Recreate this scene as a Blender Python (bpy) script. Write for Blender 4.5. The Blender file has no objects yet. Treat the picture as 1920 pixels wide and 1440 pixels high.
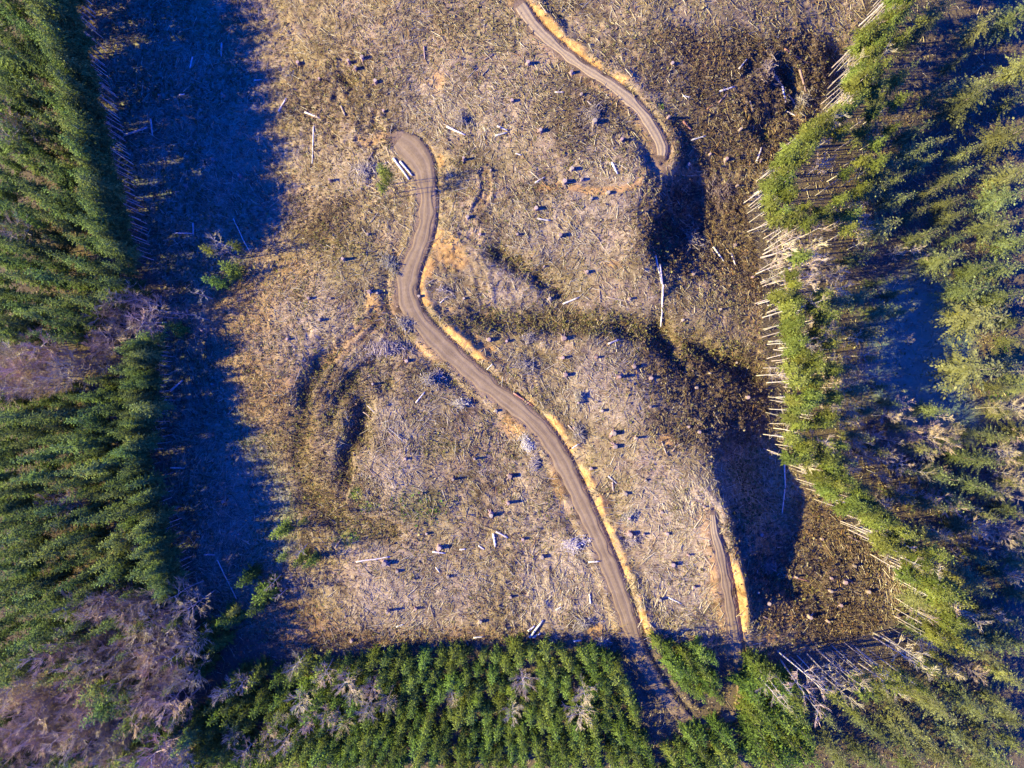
import bpy, math, random
import numpy as np
from mathutils import Vector

rng = np.random.default_rng(7)
random.seed(7)
PI = math.pi
H = 180.0                 # flying height of the drone above z = 0
K = 0.75 * 2 * H / 1920   # metres per photo pixel at z = 0
scene = bpy.context.scene
COL = scene.collection

# ---------------------------------------------------------------- helpers
def W(px, py, z=0.0):
    """where the sight line through photo point (px, py) meets height z"""
    f = K * (H - z) / H
    return ((px - 960) * f, (720 - py) * f)

def tag(o, label=None, cat=None, group=None, kind=None):
    if label: o['label'] = label
    if cat: o['category'] = cat
    if group: o['group'] = group
    if kind: o['kind'] = kind
    return o

def make_mesh(name, V, F, mat=None, smooth=False, cols=None, attrs=None):
    """V (n,3); F list of (m,k) int arrays"""
    me = bpy.data.meshes.new(name)
    V = np.asarray(V, dtype=np.float32)
    Fs = [np.asarray(f, dtype=np.int32) for f in F if len(f)]
    nl = sum(f.size for f in Fs); nf = sum(len(f) for f in Fs)
    me.vertices.add(len(V)); me.vertices.foreach_set('co', V.ravel())
    me.loops.add(nl); me.polygons.add(nf)
    me.loops.foreach_set('vertex_index', np.concatenate([f.ravel() for f in Fs]))
    tot = np.concatenate([np.full(len(f), f.shape[1], dtype=np.int32) for f in Fs])
    start = np.concatenate([[0], np.cumsum(tot)[:-1]]).astype(np.int32)
    me.polygons.foreach_set('loop_start', start)
    me.polygons.foreach_set('loop_total', tot)
    me.polygons.foreach_set('use_smooth', np.full(nf, smooth, dtype=bool))
    me.update(calc_edges=True)
    if cols is not None:
        a = me.attributes.new('tint', 'FLOAT_COLOR', 'POINT')
        c = np.ones((len(V), 4), dtype=np.float32); c[:, :3] = cols
        a.data.foreach_set('color', c.ravel())
    for k, v in (attrs or {}).items():
        a = me.attributes.new(k, 'FLOAT', 'POINT')
        a.data.foreach_set('value', np.asarray(v, dtype=np.float32))
    if mat: me.materials.append(mat)
    return me

def link(name, me, parent=None, loc=None):
    o = bpy.data.objects.new(name, me); COL.objects.link(o)
    if parent is not None: o.parent = parent
    if loc is not None: o.location = loc
    return o

class MB:
    def __init__(s): s.v = []; s.q = []; s.t = []; s.c = []; s.n = 0
    def add(s, V, Q=None, T=None, col=(1, 1, 1)):
        V = np.asarray(V, float).reshape(-1, 3)
        if Q is not None and len(Q): s.q.append(np.asarray(Q, int) + s.n)
        if T is not None and len(T): s.t.append(np.asarray(T, int) + s.n)
        s.v.append(V); s.c.append(np.broadcast_to(np.asarray(col, float), V.shape)); s.n += len(V)
    def mesh(s, name, mat, smooth=False):
        F = []
        if s.q: F.append(np.concatenate(s.q))
        if s.t: F.append(np.concatenate(s.t))
        return make_mesh(name, np.concatenate(s.v), F, mat, smooth, np.concatenate(s.c))
    def tube(s, pts, rad, n=6, cap=True, col=(1, 1, 1), wob=0.0):
        pts = np.asarray(pts, float); m = len(pts)
        rad = np.broadcast_to(np.asarray(rad, float), (m,))
        d = np.gradient(pts, axis=0); d /= np.linalg.norm(d, axis=1)[:, None] + 1e-9
        ref = np.array([0, 0, 1.0]) if abs(d[0, 2]) < 0.8 else np.array([1.0, 0, 0])
        a = np.cross(d, ref); a /= np.linalg.norm(a, axis=1)[:, None] + 1e-9
        b = np.cross(d, a)
        th = np.arange(n) * 2 * PI / n
        rr = rad[:, None] * (1 + wob * rng.standard_normal((m, n)))
        V = pts[:, None, :] + rr[..., None] * (np.cos(th)[None, :, None] * a[:, None, :] + np.sin(th)[None, :, None] * b[:, None, :])
        Q = []
        for i in range(m - 1):
            for j in range(n):
                k = (j + 1) % n
                Q.append((i * n + j, i * n + k, (i + 1) * n + k, (i + 1) * n + j))
        V = V.reshape(-1, 3); T = []
        if cap:
            V = np.concatenate([V, pts[:1], pts[-1:]]); c0 = m * n
            for j in range(n):
                k = (j + 1) % n
                T.append((c0, k, j)); T.append((c0 + 1, (m - 1) * n + j, (m - 1) * n + k))
        s.add(V, Q, T, col)

_lat = rng.random((257, 257))
def vnoise(x, y, s, ox=0.0, oy=0.0):
    """smooth value noise, wavelength s"""
    u = np.asarray(x) / s + ox + 500.0; v = np.asarray(y) / s + oy + 500.0
    i = np.floor(u).astype(int); j = np.floor(v).astype(int)
    fu = u - i; fv = v - j
    fu = fu * fu * (3 - 2 * fu); fv = fv * fv * (3 - 2 * fv)
    i0 = i % 256; j0 = j % 256; i1 = (i + 1) % 256; j1 = (j + 1) % 256
    a = _lat[i0, j0] * (1 - fu) + _lat[i1, j0] * fu
    b = _lat[i0, j1] * (1 - fu) + _lat[i1, j1] * fu
    return (a * (1 - fv) + b * fv) * 2 - 1
def fbm(x, y, s, o=4, ox=0.0):
    r = 0; am = 1; tot = 0
    for k in range(o):
        r = r + am * vnoise(x, y, s / 2 ** k, ox + 17.3 * k, 9.1 * k); tot += am; am *= 0.55
    return r / tot
def sstep(a, b, x):
    t = np.clip((np.asarray(x, float) - a) / (b - a), 0, 1); return t * t * (3 - 2 * t)

def in_poly(px, py, poly):
    px = np.asarray(px, float); py = np.asarray(py, float)
    c = np.zeros(px.shape, bool); n = len(poly)
    for i in range(n):
        x1, y1 = poly[i]; x2, y2 = poly[(i + 1) % n]
        if y1 == y2: continue
        c ^= ((y1 > py) != (y2 > py)) & (px < (x2 - x1) * (py - y1) / (y2 - y1) + x1)
    return c

# ---------------------------------------------------------------- terrain
CTRL = [
 (0,100,-4),(0,400,-5),(0,700,-6),(0,1000,-6),(0,1400,-6),(150,400,-5),(200,100,-4),(230,260,-5),(290,500,-7.5),(310,800,-8),(340,1050,-8),(380,1150,-6.5),(250,1300,-6),(150,700,-7),(150,1050,-7),
 (350,200,-5),(450,200,-4.8),(570,200,-1.8),(640,240,1),(390,380,-6),(500,300,-5),(590,300,-1.2),(480,400,-5.5),(550,400,-3.2),(620,400,.2),(400,480,-6.5),(520,480,-4),(610,480,1.5),(425,650,.5),(350,650,-5),(500,650,3),(600,650,3.5),(390,760,-5),(445,760,-1),(510,760,2.2),(400,850,-7),(500,850,-5.2),(575,860,-1.5),(640,850,1.5),(650,780,2.5),(410,1000,-7.5),(510,950,-6),(580,950,-3.2),(560,1010,-2.4),(640,950,0),(700,1000,1.5),(470,1160,-4.6),(540,1180,-2.5),(650,1150,0),
 (760,300,3),(780,550,3),(900,750,2),(1050,850,2),(1120,1020,2),(1190,1200,0),(800,1150,0),(950,1050,1),(900,400,5),(1050,300,6),(1150,200,6),(1050,90,5),(700,120,3),(850,150,5),(1150,450,5),(1200,400,5),(1000,560,3),(1000,610,1.8),(1190,612,.5),(1100,700,4),(1200,800,4.5),(1280,900,4.5),(1250,1050,3),(1340,1120,1),(850,900,1),
 (1300,150,4),(1400,200,2.5),(1450,150,1),(1550,150,-3.5),(1222,340,5.5),(1226,440,5.2),(1226,520,4),(1292,380,-2.6),(1296,460,-2.8),(1350,420,-3.2),(1430,400,-4.5),(1380,430,-3.5),(1430,560,-3),(1320,545,.5),(1440,720,-5.5),(1320,660,-2),(1250,640,0),
 (1270,770,3),(1330,870,3.5),(1348,905,4),(1388,970,3),(1425,1070,1),(1405,800,-3.2),(1350,800,1.2),(1395,865,-7.5),(1415,920,-8),(1445,990,-7),(1470,1060,-4),(1470,880,-8.5),(1500,950,-8),(1530,1080,-5),(1600,1050,-6.5),(1700,1150,-8),(1550,1180,-6),(1400,1150,-.5),(1420,1220,-3),(1480,1140,-4),
 (1600,400,-8),(1700,700,-12),(1750,600,-12),(1850,200,-10),(1900,700,-11),(1850,1000,-13),(1800,1300,-11),(1600,1350,-7),(1650,100,-7),
 (600,1300,-2),(900,1300,-1),(1200,1340,-1),(1350,1340,-2),(960,1430,-2),(300,20,-4),(600,20,.5),(1000,20,5),(1400,20,2),(1700,20,-8),
 (-100,700,-6),(-100,0,-4),(-100,1440,-6),(2020,0,-9),(2020,720,-11),(2020,1440,-11),(500,1500,-3),(1400,1500,-4),(960,-80,5)]
cp = np.array([(*W(a, b, z), z) for a, b, z in CTRL])
C2 = 5.0
def _mq(x, y):
    d2 = (x[..., None] - cp[:, 0]) ** 2 + (y[..., None] - cp[:, 1]) ** 2
    return np.sqrt(d2 + C2 * C2)
Amat = _mq(cp[:, 0], cp[:, 1]) + np.eye(len(cp)) * -0.6
wts = np.linalg.solve(Amat, cp[:, 2] + 3.0)
gx = np.arange(-170, 170.1, 1.0); gy = np.arange(-130, 130.1, 1.0)
GX, GY = np.meshgrid(gx, gy)
BASE = (_mq(GX, GY) @ wts) - 3.0
BASE = np.clip(BASE, -15, 9)
def bilin(G, x, y):
    u = np.clip((np.asarray(x, float) - gx[0]), 0, len(gx) - 1.001); v = np.clip((np.asarray(y, float) - gy[0]), 0, len(gy) - 1.001)
    i = u.astype(int); j = v.astype(int); fu = u - i; fv = v - j
    return (G[j, i] * (1 - fu) + G[j, i + 1] * fu) * (1 - fv) + (G[j + 1, i] * (1 - fu) + G[j + 1, i + 1] * fu) * fv
def base_z(x, y): return bilin(BASE, x, y)

def onground(px, py, zf=None, dz=0.0):
    """ground point seen at photo point (px, py) (a few fixed-point steps)"""
    zf = zf or base_z
    z = 0.0
    for _ in range(6):
        x, y = W(px, py, z + dz); z = float(zf(np.array([x]), np.array([y]))[0])
    x, y = W(px, py, z + dz)
    return x, y, z

def catmull(P, step=1.0):
    P = np.asarray(P, float); out = []
    Q = np.vstack([2 * P[0] - P[1], P, 2 * P[-1] - P[-2]])
    for i in range(1, len(Q) - 2):
        p0, p1, p2, p3 = Q[i - 1], Q[i], Q[i + 1], Q[i + 2]
        n = max(2, int(np.linalg.norm((p2 - p1)[:2]) / step))
        for t in np.arange(n) / n:
            out.append(.5 * (2 * p1 + (p2 - p0) * t + (2 * p0 - 5 * p1 + 4 * p2 - p3) * t * t + (3 * p1 - p0 - 3 * p2 + p3) * t ** 3))
    out.append(P[-1]); return np.array(out)

# photo points of the road centre lines, with width in metres
MAIN = [(748,262,4.5),(760,272,6.5),(775,287,7.2),(790,308,6.2),(797,335,4.8),(800,380,4.6),(797,420,4.6),(786,460,4.6),(770,500,4.8),(761,535,5.4),(766,570,5.4),(785,602,5),(820,640,4.8),(860,677,4.8),(910,720,4.8),(960,758,4.8),(1010,802,4.6),(1045,850,4.6),(1075,910,4.6),(1105,975,4.4),(1135,1045,4.4),(1160,1110,4.4),(1183,1180,4.4),(1202,1232,4.2),(1230,1280,4),(1266,1330,4),(1310,1375,4),(1350,1420,4),(1400,1480,4)]
UPPER = [(975,10,2.9),(1004,50,2.9),(1044,88,2.8),(1092,125,2.7),(1150,162,2.7),(1198,205,2.8),(1226,245,3.0),(1240,275,3.2),(1240,292,2.2)]
SPUR = [(1336,965,1.2),(1340,1000,1.9),(1349,1030,2.4),(1357,1070,2.8),(1365,1115,3),(1372,1160,3),(1380,1212,3),(1388,1255,3),(1389,1300,3),(1382,1335,3),(1350,1352,3),(1310,1362,3)]
def road_curve(pts):
    P = []
    for a, b, w in pts:
        x, y, z = onground(a, b); P.append((x, y, w * .92))
    c = catmull(P, 0.8)
    z = base_z(c[:, 0], c[:, 1]); ker = np.hanning(15); ker /= ker.sum()
    z = np.convolve(np.pad(z, 7, mode='edge'), ker, mode='valid')
    return np.column_stack([c[:, :2], z, c[:, 2]])
ROADS = {'main': road_curve(MAIN), 'upper': road_curve(UPPER), 'spur': road_curve(SPUR)}

def poly_dist(x, y, C):
    """distance, signed side (+ = right of travel), index parameter of nearest point on polyline C (n, >=2)"""
    best = np.full(x.shape, 1e9); side = np.zeros(x.shape); par = np.zeros(x.shape)
    lo = C[:, :2].min(0) - 14; hi = C[:, :2].max(0) + 14
    m = (x > lo[0]) & (x < hi[0]) & (y > lo[1]) & (y < hi[1])
    xs, ys = x[m], y[m]; b = best[m]; s = side[m]; p = par[m]
    for i in range(len(C) - 1):
        ax, ay = C[i, :2]; dx, dy = C[i + 1, 0] - ax, C[i + 1, 1] - ay; L2 = dx * dx + dy * dy + 1e-9
        t = np.clip(((xs - ax) * dx + (ys - ay) * dy) / L2, 0, 1)
        ex = xs - ax - t * dx; ey = ys - ay - t * dy
        d = np.hypot(ex, ey); k = d < b
        b = np.where(k, d, b); p = np.where(k, i + t, p)
        s = np.where(k, np.sign(ex * dy - ey * dx), s)
    best[m] = b; side[m] = s; par[m] = p
    return best, side, par

# skid trails: photo points, half width (m), rut depth, orange amount
TRAILS = [
 ([(735,578),(700,608),(660,640),(610,672),(560,700),(500,738)], 2.2, .25, .55),
 ([(720,600),(690,640),(640,690),(600,760),(575,830)], 2.0, .3, .1),
 ([(1005,356),(1060,349),(1105,358),(1150,356),(1190,348),(1225,325),(1238,300)], 1.1, .18, 1.0),
 ([(1238,300),(1218,350),(1208,400),(1212,440)], 2.0, .3, .3),
 ([(1240,285),(1262,305),(1295,322),(1330,330)], 1.6, .35, .35),
 ([(1240,290),(1250,330),(1245,370),(1225,400)], 1.5, .35, .3),
 ([(1240,285),(1215,310),(1190,335)], 1.3, .3, .5),
 ([(752,580),(735,612),(728,640)], 1.6, .35, .2),
 ([(740,560),(712,575),(690,600),(640,640)], 1.4, .35, .5),
 ([(907,325),(912,350),(905,375),(893,395)], 1.5, .55, .35),
 ([(745,262),(715,255),(690,268),(672,262)], 1.4, .4, .6),
 ([(860,470),(890,490),(905,540),(915,590)], 1.7, .35, .1),
 ([(985,660),(990,700),(1000,740)], 1.6, .35, .0),
 ([(690,110),(680,160),(660,200),(650,240)], 1.8, .3, .1),
 ([(640,830),(650,880),(640,940),(650,980)], 1.6, .4, .0),
 ([(1400,1200),(1440,1200),(1470,1180),(1475,1150)], 1.3, .45, .25),
 ([(1349,1030),(1335,990),(1330,950),(1300,920)], 2.0, .2, .1),
]
TR = [(catmull([onground(*p)[:2] for p in pts], 1.0), hw, dep, og) for pts, hw, dep, og in TRAILS]
# narrow brushy draws / ditches: points, half width m, depth m
DRAWS = [
 ([(706,735),(690,750),(677,775),(673,810),(656,840),(648,885),(640,930)], 2.6, 2.6),
 ([(660,640),(620,668),(590,700),(570,760),(560,830),(556,890)], 2.6, 1.5),
 ([(740,640),(700,672),(665,700),(640,735),(620,790),(615,830)], 2.2, 1.3),
 ([(700,690),(720,720),(725,760)], 2, 1.1),
 ([(610,680),(615,720),(640,735)], 2, 1.2),
 ([(860,592),(950,600),(1050,600),(1150,608),(1210,622),(1300,645),(1380,680),(1440,715)], 3.0, 2.3),
 ([(1240,380),(1250,420),(1242,470),(1248,520)], 3.0, 1.6),
 ([(556,880),(585,930),(630,975),(700,995),(770,1000)], 3.2, 1.5),
 ([(900,455),(930,470),(985,500),(1040,540),(1090,560)], 2.6, 2.2),
 ([(1225,560),(1240,600),(1260,650),(1300,720)], 2.4, 1.8),
 ([(1400,220),(1430,250),(1470,260)], 2.4, 2.2),
 ([(1450,110),(1480,140),(1490,190),(1470,230)], 2.2, 2.4),
 ([(1420,1040),(1450,1080),(1500,1110),(1560,1120)], 2.4, 1.6),
 ([(620,120),(650,150),(670,190)], 2.2, 1.6),
 ([(1540,80),(1575,110),(1585,150),(1560,200)], 4, 3),
]
DR = [(catmull([onground(*p)[:2] for p in pts], 1.5), hw, dep) for pts, hw, dep in DRAWS]

# forest floor mask (photo space, ground level): the cleared block
CLEAR = [(170,-60),(188,60),(205,140),(228,240),(250,330),(272,420),(287,510),(310,560),(318,650),(320,760),(318,850),(326,950),(345,1000),(365,1060),(370,1120),(400,1150),(430,1185),(520,1212),(600,1222),(700,1222),(800,1216),(1190,1216),(1230,1216),(1300,1225),(1400,1235),(1500,1226),(1600,1200),(1640,1180),(1690,1150),(1690,1095),(1662,1055),(1640,1020),(1590,985),(1570,945),(1505,910),(1500,890),(1455,850),(1440,800),(1440,700),(1428,620),(1430,550),(1422,480),(1398,395),(1412,355),(1450,305),(1478,285),(1525,245),(1545,185),(1562,137),(1600,70),(1640,-60)]

# how wide and bare the cut bank beside each road is, by photo height
BANK = {'main': ([262,300,340,400,440,500,580,600,632,670,692,760,800,850,900,960,1060,1100,1180,1230,1330,1420],[.1,.5,.15,.3,.8,.95,.9,.4,1.15,1.0,.4,.4,.7,.75,.9,1.05,.95,.7,.95,1.35,1.2,.6]),
        'upper': ([50,100,150,172,200,300],[.7,.95,.75,.2,.0,0]), 'spur': ([1020,1060,1110,1180,1240,1360],[.0,.75,1.0,.6,.5,.4])}
def ground(x, y, full=True):
    """final ground height and masks"""
    sh = x.shape; x = x.ravel(); y = y.ravel()
    z = base_z(x, y)
    px = 960 + x / K * H / (H - z); py = 720 - y / K * H / (H - z)
    clear = in_poly(px, py, CLEAR).astype(float)
    big = fbm(x, y, 18, 3, 3.1)
    z = z + big * 0.9
    rough = 0.5 + 0.5 * sstep(-.3, .5, fbm(x, y, 30, 2, 40.))
    mic = fbm(x, y, 3.6, 4, 7.7)
    rid = np.abs(fbm(x, y, 6.0, 3, 21.0))
    hum = mic * 0.42 - np.minimum(rid, .12) * 1.6 + vnoise(x, y, .95, 3.3) * .13
    dark = np.zeros_like(x); orange = np.zeros_like(x); moss = np.zeros_like(x); yellow = np.zeros_like(x)
    for C, hw, dep in DR:
        d, s, p = poly_dist(x, y, C)
        d = d + fbm(x, y, 5, 2, 55.) * 1.6
        e = np.exp(-(d / hw) ** 2); L = len(C) - 1
        e = e * sstep(0, 4, p) * sstep(0, 4, L - p)
        z = z - dep * e; moss = np.maximum(moss, e)
    for C, hw, dep, og in TR:
        d, s, p = poly_dist(x, y, C)
        w = sstep(hw * 1.5, hw * .7, d)
        hum = hum * (1 - .7 * w)
        rut = np.exp(-((d - hw * .6) / (.28 * hw)) ** 2) + .5 * np.exp(-(d / (.2 * hw)) ** 2)
        z = z - dep * rut * w * (0.7 + .5 * vnoise(x, y, 4, 8.8)) + dep * .7 * np.exp(-((d - hw * 1.15) / (.3 * hw)) ** 2)
        orange = np.maximum(orange, og * sstep(hw * 1.2, hw * .5, d))
    # forest floor smoother; hummocks raised in the dark patches for more self-shadow
    dk = np.zeros_like(x)
    for cx, cy, rx, ry in ((1330,430,110,120),(1470,160,110,90),(1340,720,110,110),(1520,1080,110,80),(1410,1040,50,60),(650,200,90,80)):
        dk = np.maximum(dk, sstep(1.3, .6, np.hypot((px - cx) / rx, (py - cy) / ry)))
    hum = hum + vnoise(x, y, 1.7, 13.1) * .16 + vnoise(x, y, .7, 33.) * .09
    hum = hum * (0.35 + 0.65 * clear) * rough * (1.12 + 1.9 * dk)
    z = z + hum
    road = np.zeros_like(x)
    for name, R in ROADS.items():
        d, s, p = poly_dist(x, y, R)
        i = np.clip(p.astype(int), 0, len(R) - 2); f = p - i
        zr = R[i, 2] * (1 - f) + R[i + 1, 2] * f
        hw = (R[i, 3] * (1 - f) + R[i + 1, 3] * f) / 2
        n = fbm(x, y, 7, 3, 77.)
        bs_y, bs_v = BANK[name]; st = np.interp(py, bs_y, bs_v) * (1 + 1.1 * fbm(x, y, 5, 3, 123.) + .35 * vnoise(x, y, 1.3, 50.))
        if name == 'main':   # travel is downhill in the picture: east bank is on the left hand
            east = s < 0
            amp = sstep(45, 70, p) * 1.15 * st + .1
            amp = np.where(east, np.clip(amp, .15, 2.2), -.7)
        elif name == 'spur':
            east = s < 0; amp = np.where(east, 2.2 * sstep(14, 3, np.abs(p - 27)) + .2, -.25)
        else:
            east = s < 0; amp = np.where(east, .1 + .8 * st, -.2)
        o = d - hw
        side = zr - 0.06 + np.where(east & (o > 0), -.6 * np.exp(-((o - .95) / .42) ** 2), 0)
        side = side + amp * sstep(1.2, 2.9, o)
        k = sstep(5.5, 2.0, o)
        z = z * (1 - k) + side * k
        k2 = sstep(1.0, .35, o); z = z * (1 - k2 * (o < .4)) + (zr - 0.06) * k2 * (o < .4)
        road = np.maximum(road, sstep(.9, .1, o))
        wob = n * 1.7
        if name == 'main':
            ye = np.where(east, sstep(.8, 1.3, o) * sstep(4.4 * st + .5, 3.0 * st - .2, o) * sstep(.25, .75, st) * sstep(-.2, .12, fbm(x, y, 3.6, 3, 140.)), .4 * sstep(-.2, .6, o) * sstep(4.5 + 2.2 * wob, .8 + wob, o))
            ye = ye * np.where(east, 1, sstep(0, .4, fbm(x, y, 16, 2, 91.)))
        elif name == 'spur':
            ye = np.where(east, sstep(.2, .6, o) * sstep(3.4 * st + .4, 2.1 * st, o), .5 * sstep(4 + 2 * wob, 1 + wob, o) * (o > 0))
        else:
            ye = np.where(east, sstep(.3, .8, o) * sstep(3.4 * st + .3, 1.6 * st, o) * sstep(.05, .5, st), .4 * sstep(2.6 + wob, .6 + wob, o) * (o > 0))
        yellow = np.maximum(yellow, ye)
    r = lambda a: a.reshape(sh)
    return dict(z=r(z), px=r(px), py=r(py), clear=r(clear), road=r(road), yellow=r(yellow), orange=r(orange), moss=r(moss))

def gz(x, y): return ground(np.atleast_1d(np.asarray(x, float)), np.atleast_1d(np.asarray(y, float)))['z']

# ---------------------------------------------------------------- materials
def new_mat(name):
    m = bpy.data.materials.new(name); m.use_nodes = True
    nt = m.node_tree; bs = nt.nodes['Principled BSDF']
    bs.inputs['Roughness'].default_value = .95
    bs.inputs['Specular IOR Level'].default_value = .08
    return m, nt, bs
def node(nt, t, **kw):
    n = nt.nodes.new(t)
    for k, v in kw.items(): setattr(n, k, v)
    return n
def noise(nt, scale, detail=4, rough=.6, coord=None, dist=0.0):
    n = node(nt, 'ShaderNodeTexNoise'); n.inputs['Scale'].default_value = scale
    n.inputs['Detail'].default_value = detail; n.inputs['Roughness'].default_value = rough; n.inputs['Distortion'].default_value = dist
    if coord: nt.links.new(coord, n.inputs['Vector'])
    return n.outputs['Fac']
def ramp(nt, fac, stops):
    r = node(nt, 'ShaderNodeValToRGB'); e = r.color_ramp.elements
    while len(e) < len(stops): e.new(.5)
    for k, (p, c) in enumerate(stops): e[k].position = p; e[k].color = (*c, 1) if len(c) == 3 else c
    nt.links.new(fac, r.inputs['Fac']); return r.outputs['Color']
def mix(nt, fac, a, b, mode='MIX'):
    m = node(nt, 'ShaderNodeMix', data_type='RGBA', blend_type=mode)
    for sock, v in ((m.inputs[0], fac), (m.inputs[6], a), (m.inputs[7], b)):
        if isinstance(v, (int, float)): sock.default_value = v
        elif isinstance(v, tuple): sock.default_value = (*v, 1)
        else: nt.links.new(v, sock)
    return m.outputs[2]
def math_(nt, op, a, b=None, clamp=False):
    m = node(nt, 'ShaderNodeMath', operation=op); m.use_clamp = clamp
    for s, v in ((m.inputs[0], a), (m.inputs[1], b)):
        if v is None: continue
        if isinstance(v, (int, float)): s.default_value = v
        else: nt.links.new(v, s)
    return m.outputs[0]
def attr(nt, name, out='Fac'):
    a = node(nt, 'ShaderNodeAttribute'); a.attribute_name = name; return a.outputs[out]
def bump(nt, bs, h, strength=.6, dist=.1):
    b = node(nt, 'ShaderNodeBump'); b.inputs['Strength'].default_value = strength; b.inputs['Distance'].default_value = dist
    nt.links.new(h, b.inputs['Height']); nt.links.new(b.outputs['Normal'], bs.inputs['Normal'])

def ground_material():
    m, nt, bs = new_mat('clearcut_ground')
    g = node(nt, 'ShaderNodeNewGeometry').outputs['Position']
    n1 = noise(nt, .11, 5, .6, g); n2 = noise(nt, .55, 6, .7, g, .6); n3 = noise(nt, 2.2, 5, .75, g, .4)
    # fibrous litter: stretched noise in two directions
    fibs = []
    for k, ang in enumerate((.5, 1.7, 2.6)):
        mp = node(nt, 'ShaderNodeMapping'); mp.inputs['Rotation'].default_value = (0, 0, ang); mp.inputs['Scale'].default_value = (.45, 3.6, 1)
        nt.links.new(g, mp.inputs['Vector']); fibs.append(noise(nt, 1.25, 3, .65, mp.outputs[0], .8))
    fib = math_(nt, 'MAXIMUM', math_(nt, 'MAXIMUM', fibs[0], fibs[1]), fibs[2])
    n4 = noise(nt, 1.25, 4, .75, g, .9)
    nm = math_(nt, 'ADD', math_(nt, 'MULTIPLY', n2, .45), math_(nt, 'MULTIPLY', n4, .55))
    litter = ramp(nt, nm, [(.33, (.06, .038, .024)), (.43, (.21, .135, .085)), (.52, (.325, .225, .125)), (.66, (.46, .35, .21))])
    litter = mix(nt, ramp(nt, fib, [(.58, (0, 0, 0)), (.70, (.9, .9, .9))]), litter, (.50, .405, .285))
    litter = mix(nt, ramp(nt, fib, [(.40, (.6, .6, .6)), (.49, (0, 0, 0))]), litter, (.11, .075, .052))
    olive = ramp(nt, nm, [(.36, (.075, .055, .022)), (.5, (.225, .165, .07)), (.64, (.38, .295, .14))])
    ol = math_(nt, 'MULTIPLY', ramp(nt, math_(nt, 'ADD', math_(nt, 'MULTIPLY', n1, .6), math_(nt, 'MULTIPLY', n2, .4)), [(.42, (0, 0, 0)), (.56, (.9, .9, .9))]), math_(nt, 'SUBTRACT', 1, attr(nt, 'pale'), True))
    ol = math_(nt, 'ADD', ol, attr(nt, 'moss'), True)
    c = mix(nt, ol, litter, olive)
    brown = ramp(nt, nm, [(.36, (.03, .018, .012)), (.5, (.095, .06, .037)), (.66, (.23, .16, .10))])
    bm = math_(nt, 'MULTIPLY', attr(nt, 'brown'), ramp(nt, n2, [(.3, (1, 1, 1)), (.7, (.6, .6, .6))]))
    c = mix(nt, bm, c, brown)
    rust = ramp(nt, n2, [(.35, (.19, .095, .04)), (.65, (.36, .22, .10))])
    c = mix(nt, math_(nt, 'MULTIPLY', attr(nt, 'rust'), ramp(nt, n3, [(.35, (.2, .2, .2)), (.6, (1, 1, 1))])), c, rust)
    pale = ramp(nt, fib, [(.42, (.13, .095, .075)), (.55, (.345, .26, .165)), (.70, (.60, .48, .30))])
    c = mix(nt, math_(nt, 'MULTIPLY', attr(nt, 'pale'), ramp(nt, n4, [(.35, (.2, .2, .2)), (.58, (1, 1, 1))])), c, pale)
    ylw = ramp(nt, nm, [(.36, (.25, .135, .05)), (.48, (.48, .26, .08)), (.62, (.64, .39, .135))])
    ym = math_(nt, 'MULTIPLY', attr(nt, 'yellow'), ramp(nt, n2, [(.3, (.55, .55, .55)), (.5, (1, 1, 1))]))
    c = mix(nt, math_(nt, 'MULTIPLY', ym, ramp(nt, n3, [(.3, (.85, .85, .85)), (.5, (1, 1, 1))])), c, ylw)
    org = ramp(nt, n3, [(.3, (.29, .16, .065)), (.7, (.50, .30, .125))])
    c = mix(nt, attr(nt, 'orange'), c, org)
    grn = ramp(nt, n3, [(.3, (.09, .10, .02)), (.7, (.22, .26, .05))])
    c = mix(nt, attr(nt, 'green'), c, grn)
    dirt = ramp(nt, n3, [(.3, (.17, .11, .065)), (.7, (.28, .195, .12))])
    c = mix(nt, attr(nt, 'road'), c, dirt)
    tone = ramp(nt, math_(nt, 'ADD', math_(nt, 'MULTIPLY', noise(nt, .075, 4, .6, g, 1.2), .6), math_(nt, 'MULTIPLY', noise(nt, .28, 4, .65, g, .8), .4)), [(.38, (.36, .33, .31)), (.46, (.80, .77, .75)), (.60, (1.14, 1.12, 1.10))])
    c = mix(nt, 1.0, c, tone, 'MULTIPLY')
    floor = ramp(nt, n3, [(.3, (.07, .052, .03)), (.7, (.19, .14, .08))])
    c = mix(nt, attr(nt, 'forest'), c, floor)
    shade_moss_col = ramp(nt, nm, [(.36, (.02, .032, .014)), (.47, (.10, .14, .068)), (.60, (.30, .35, .22))])  # mossy green with little red, puts cooler shade into the ground colour
    c = mix(nt, math_(nt, 'MULTIPLY', attr(nt, 'shade_moss'), ramp(nt, n1, [(.4, (.95, .95, .95)), (.62, (.6, .6, .6))])), c, shade_moss_col)
    mead = ramp(nt, n2, [(.3, (.12, .17, .10)), (.7, (.21, .27, .16))])
    c = mix(nt, attr(nt, 'meadow'), c, mead)
    nt.links.new(c, bs.inputs['Base Color'])
    bump(nt, bs, math_(nt, 'ADD', n3, math_(nt, 'MULTIPLY', fib, .7)), .8, .28)
    return m

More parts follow.
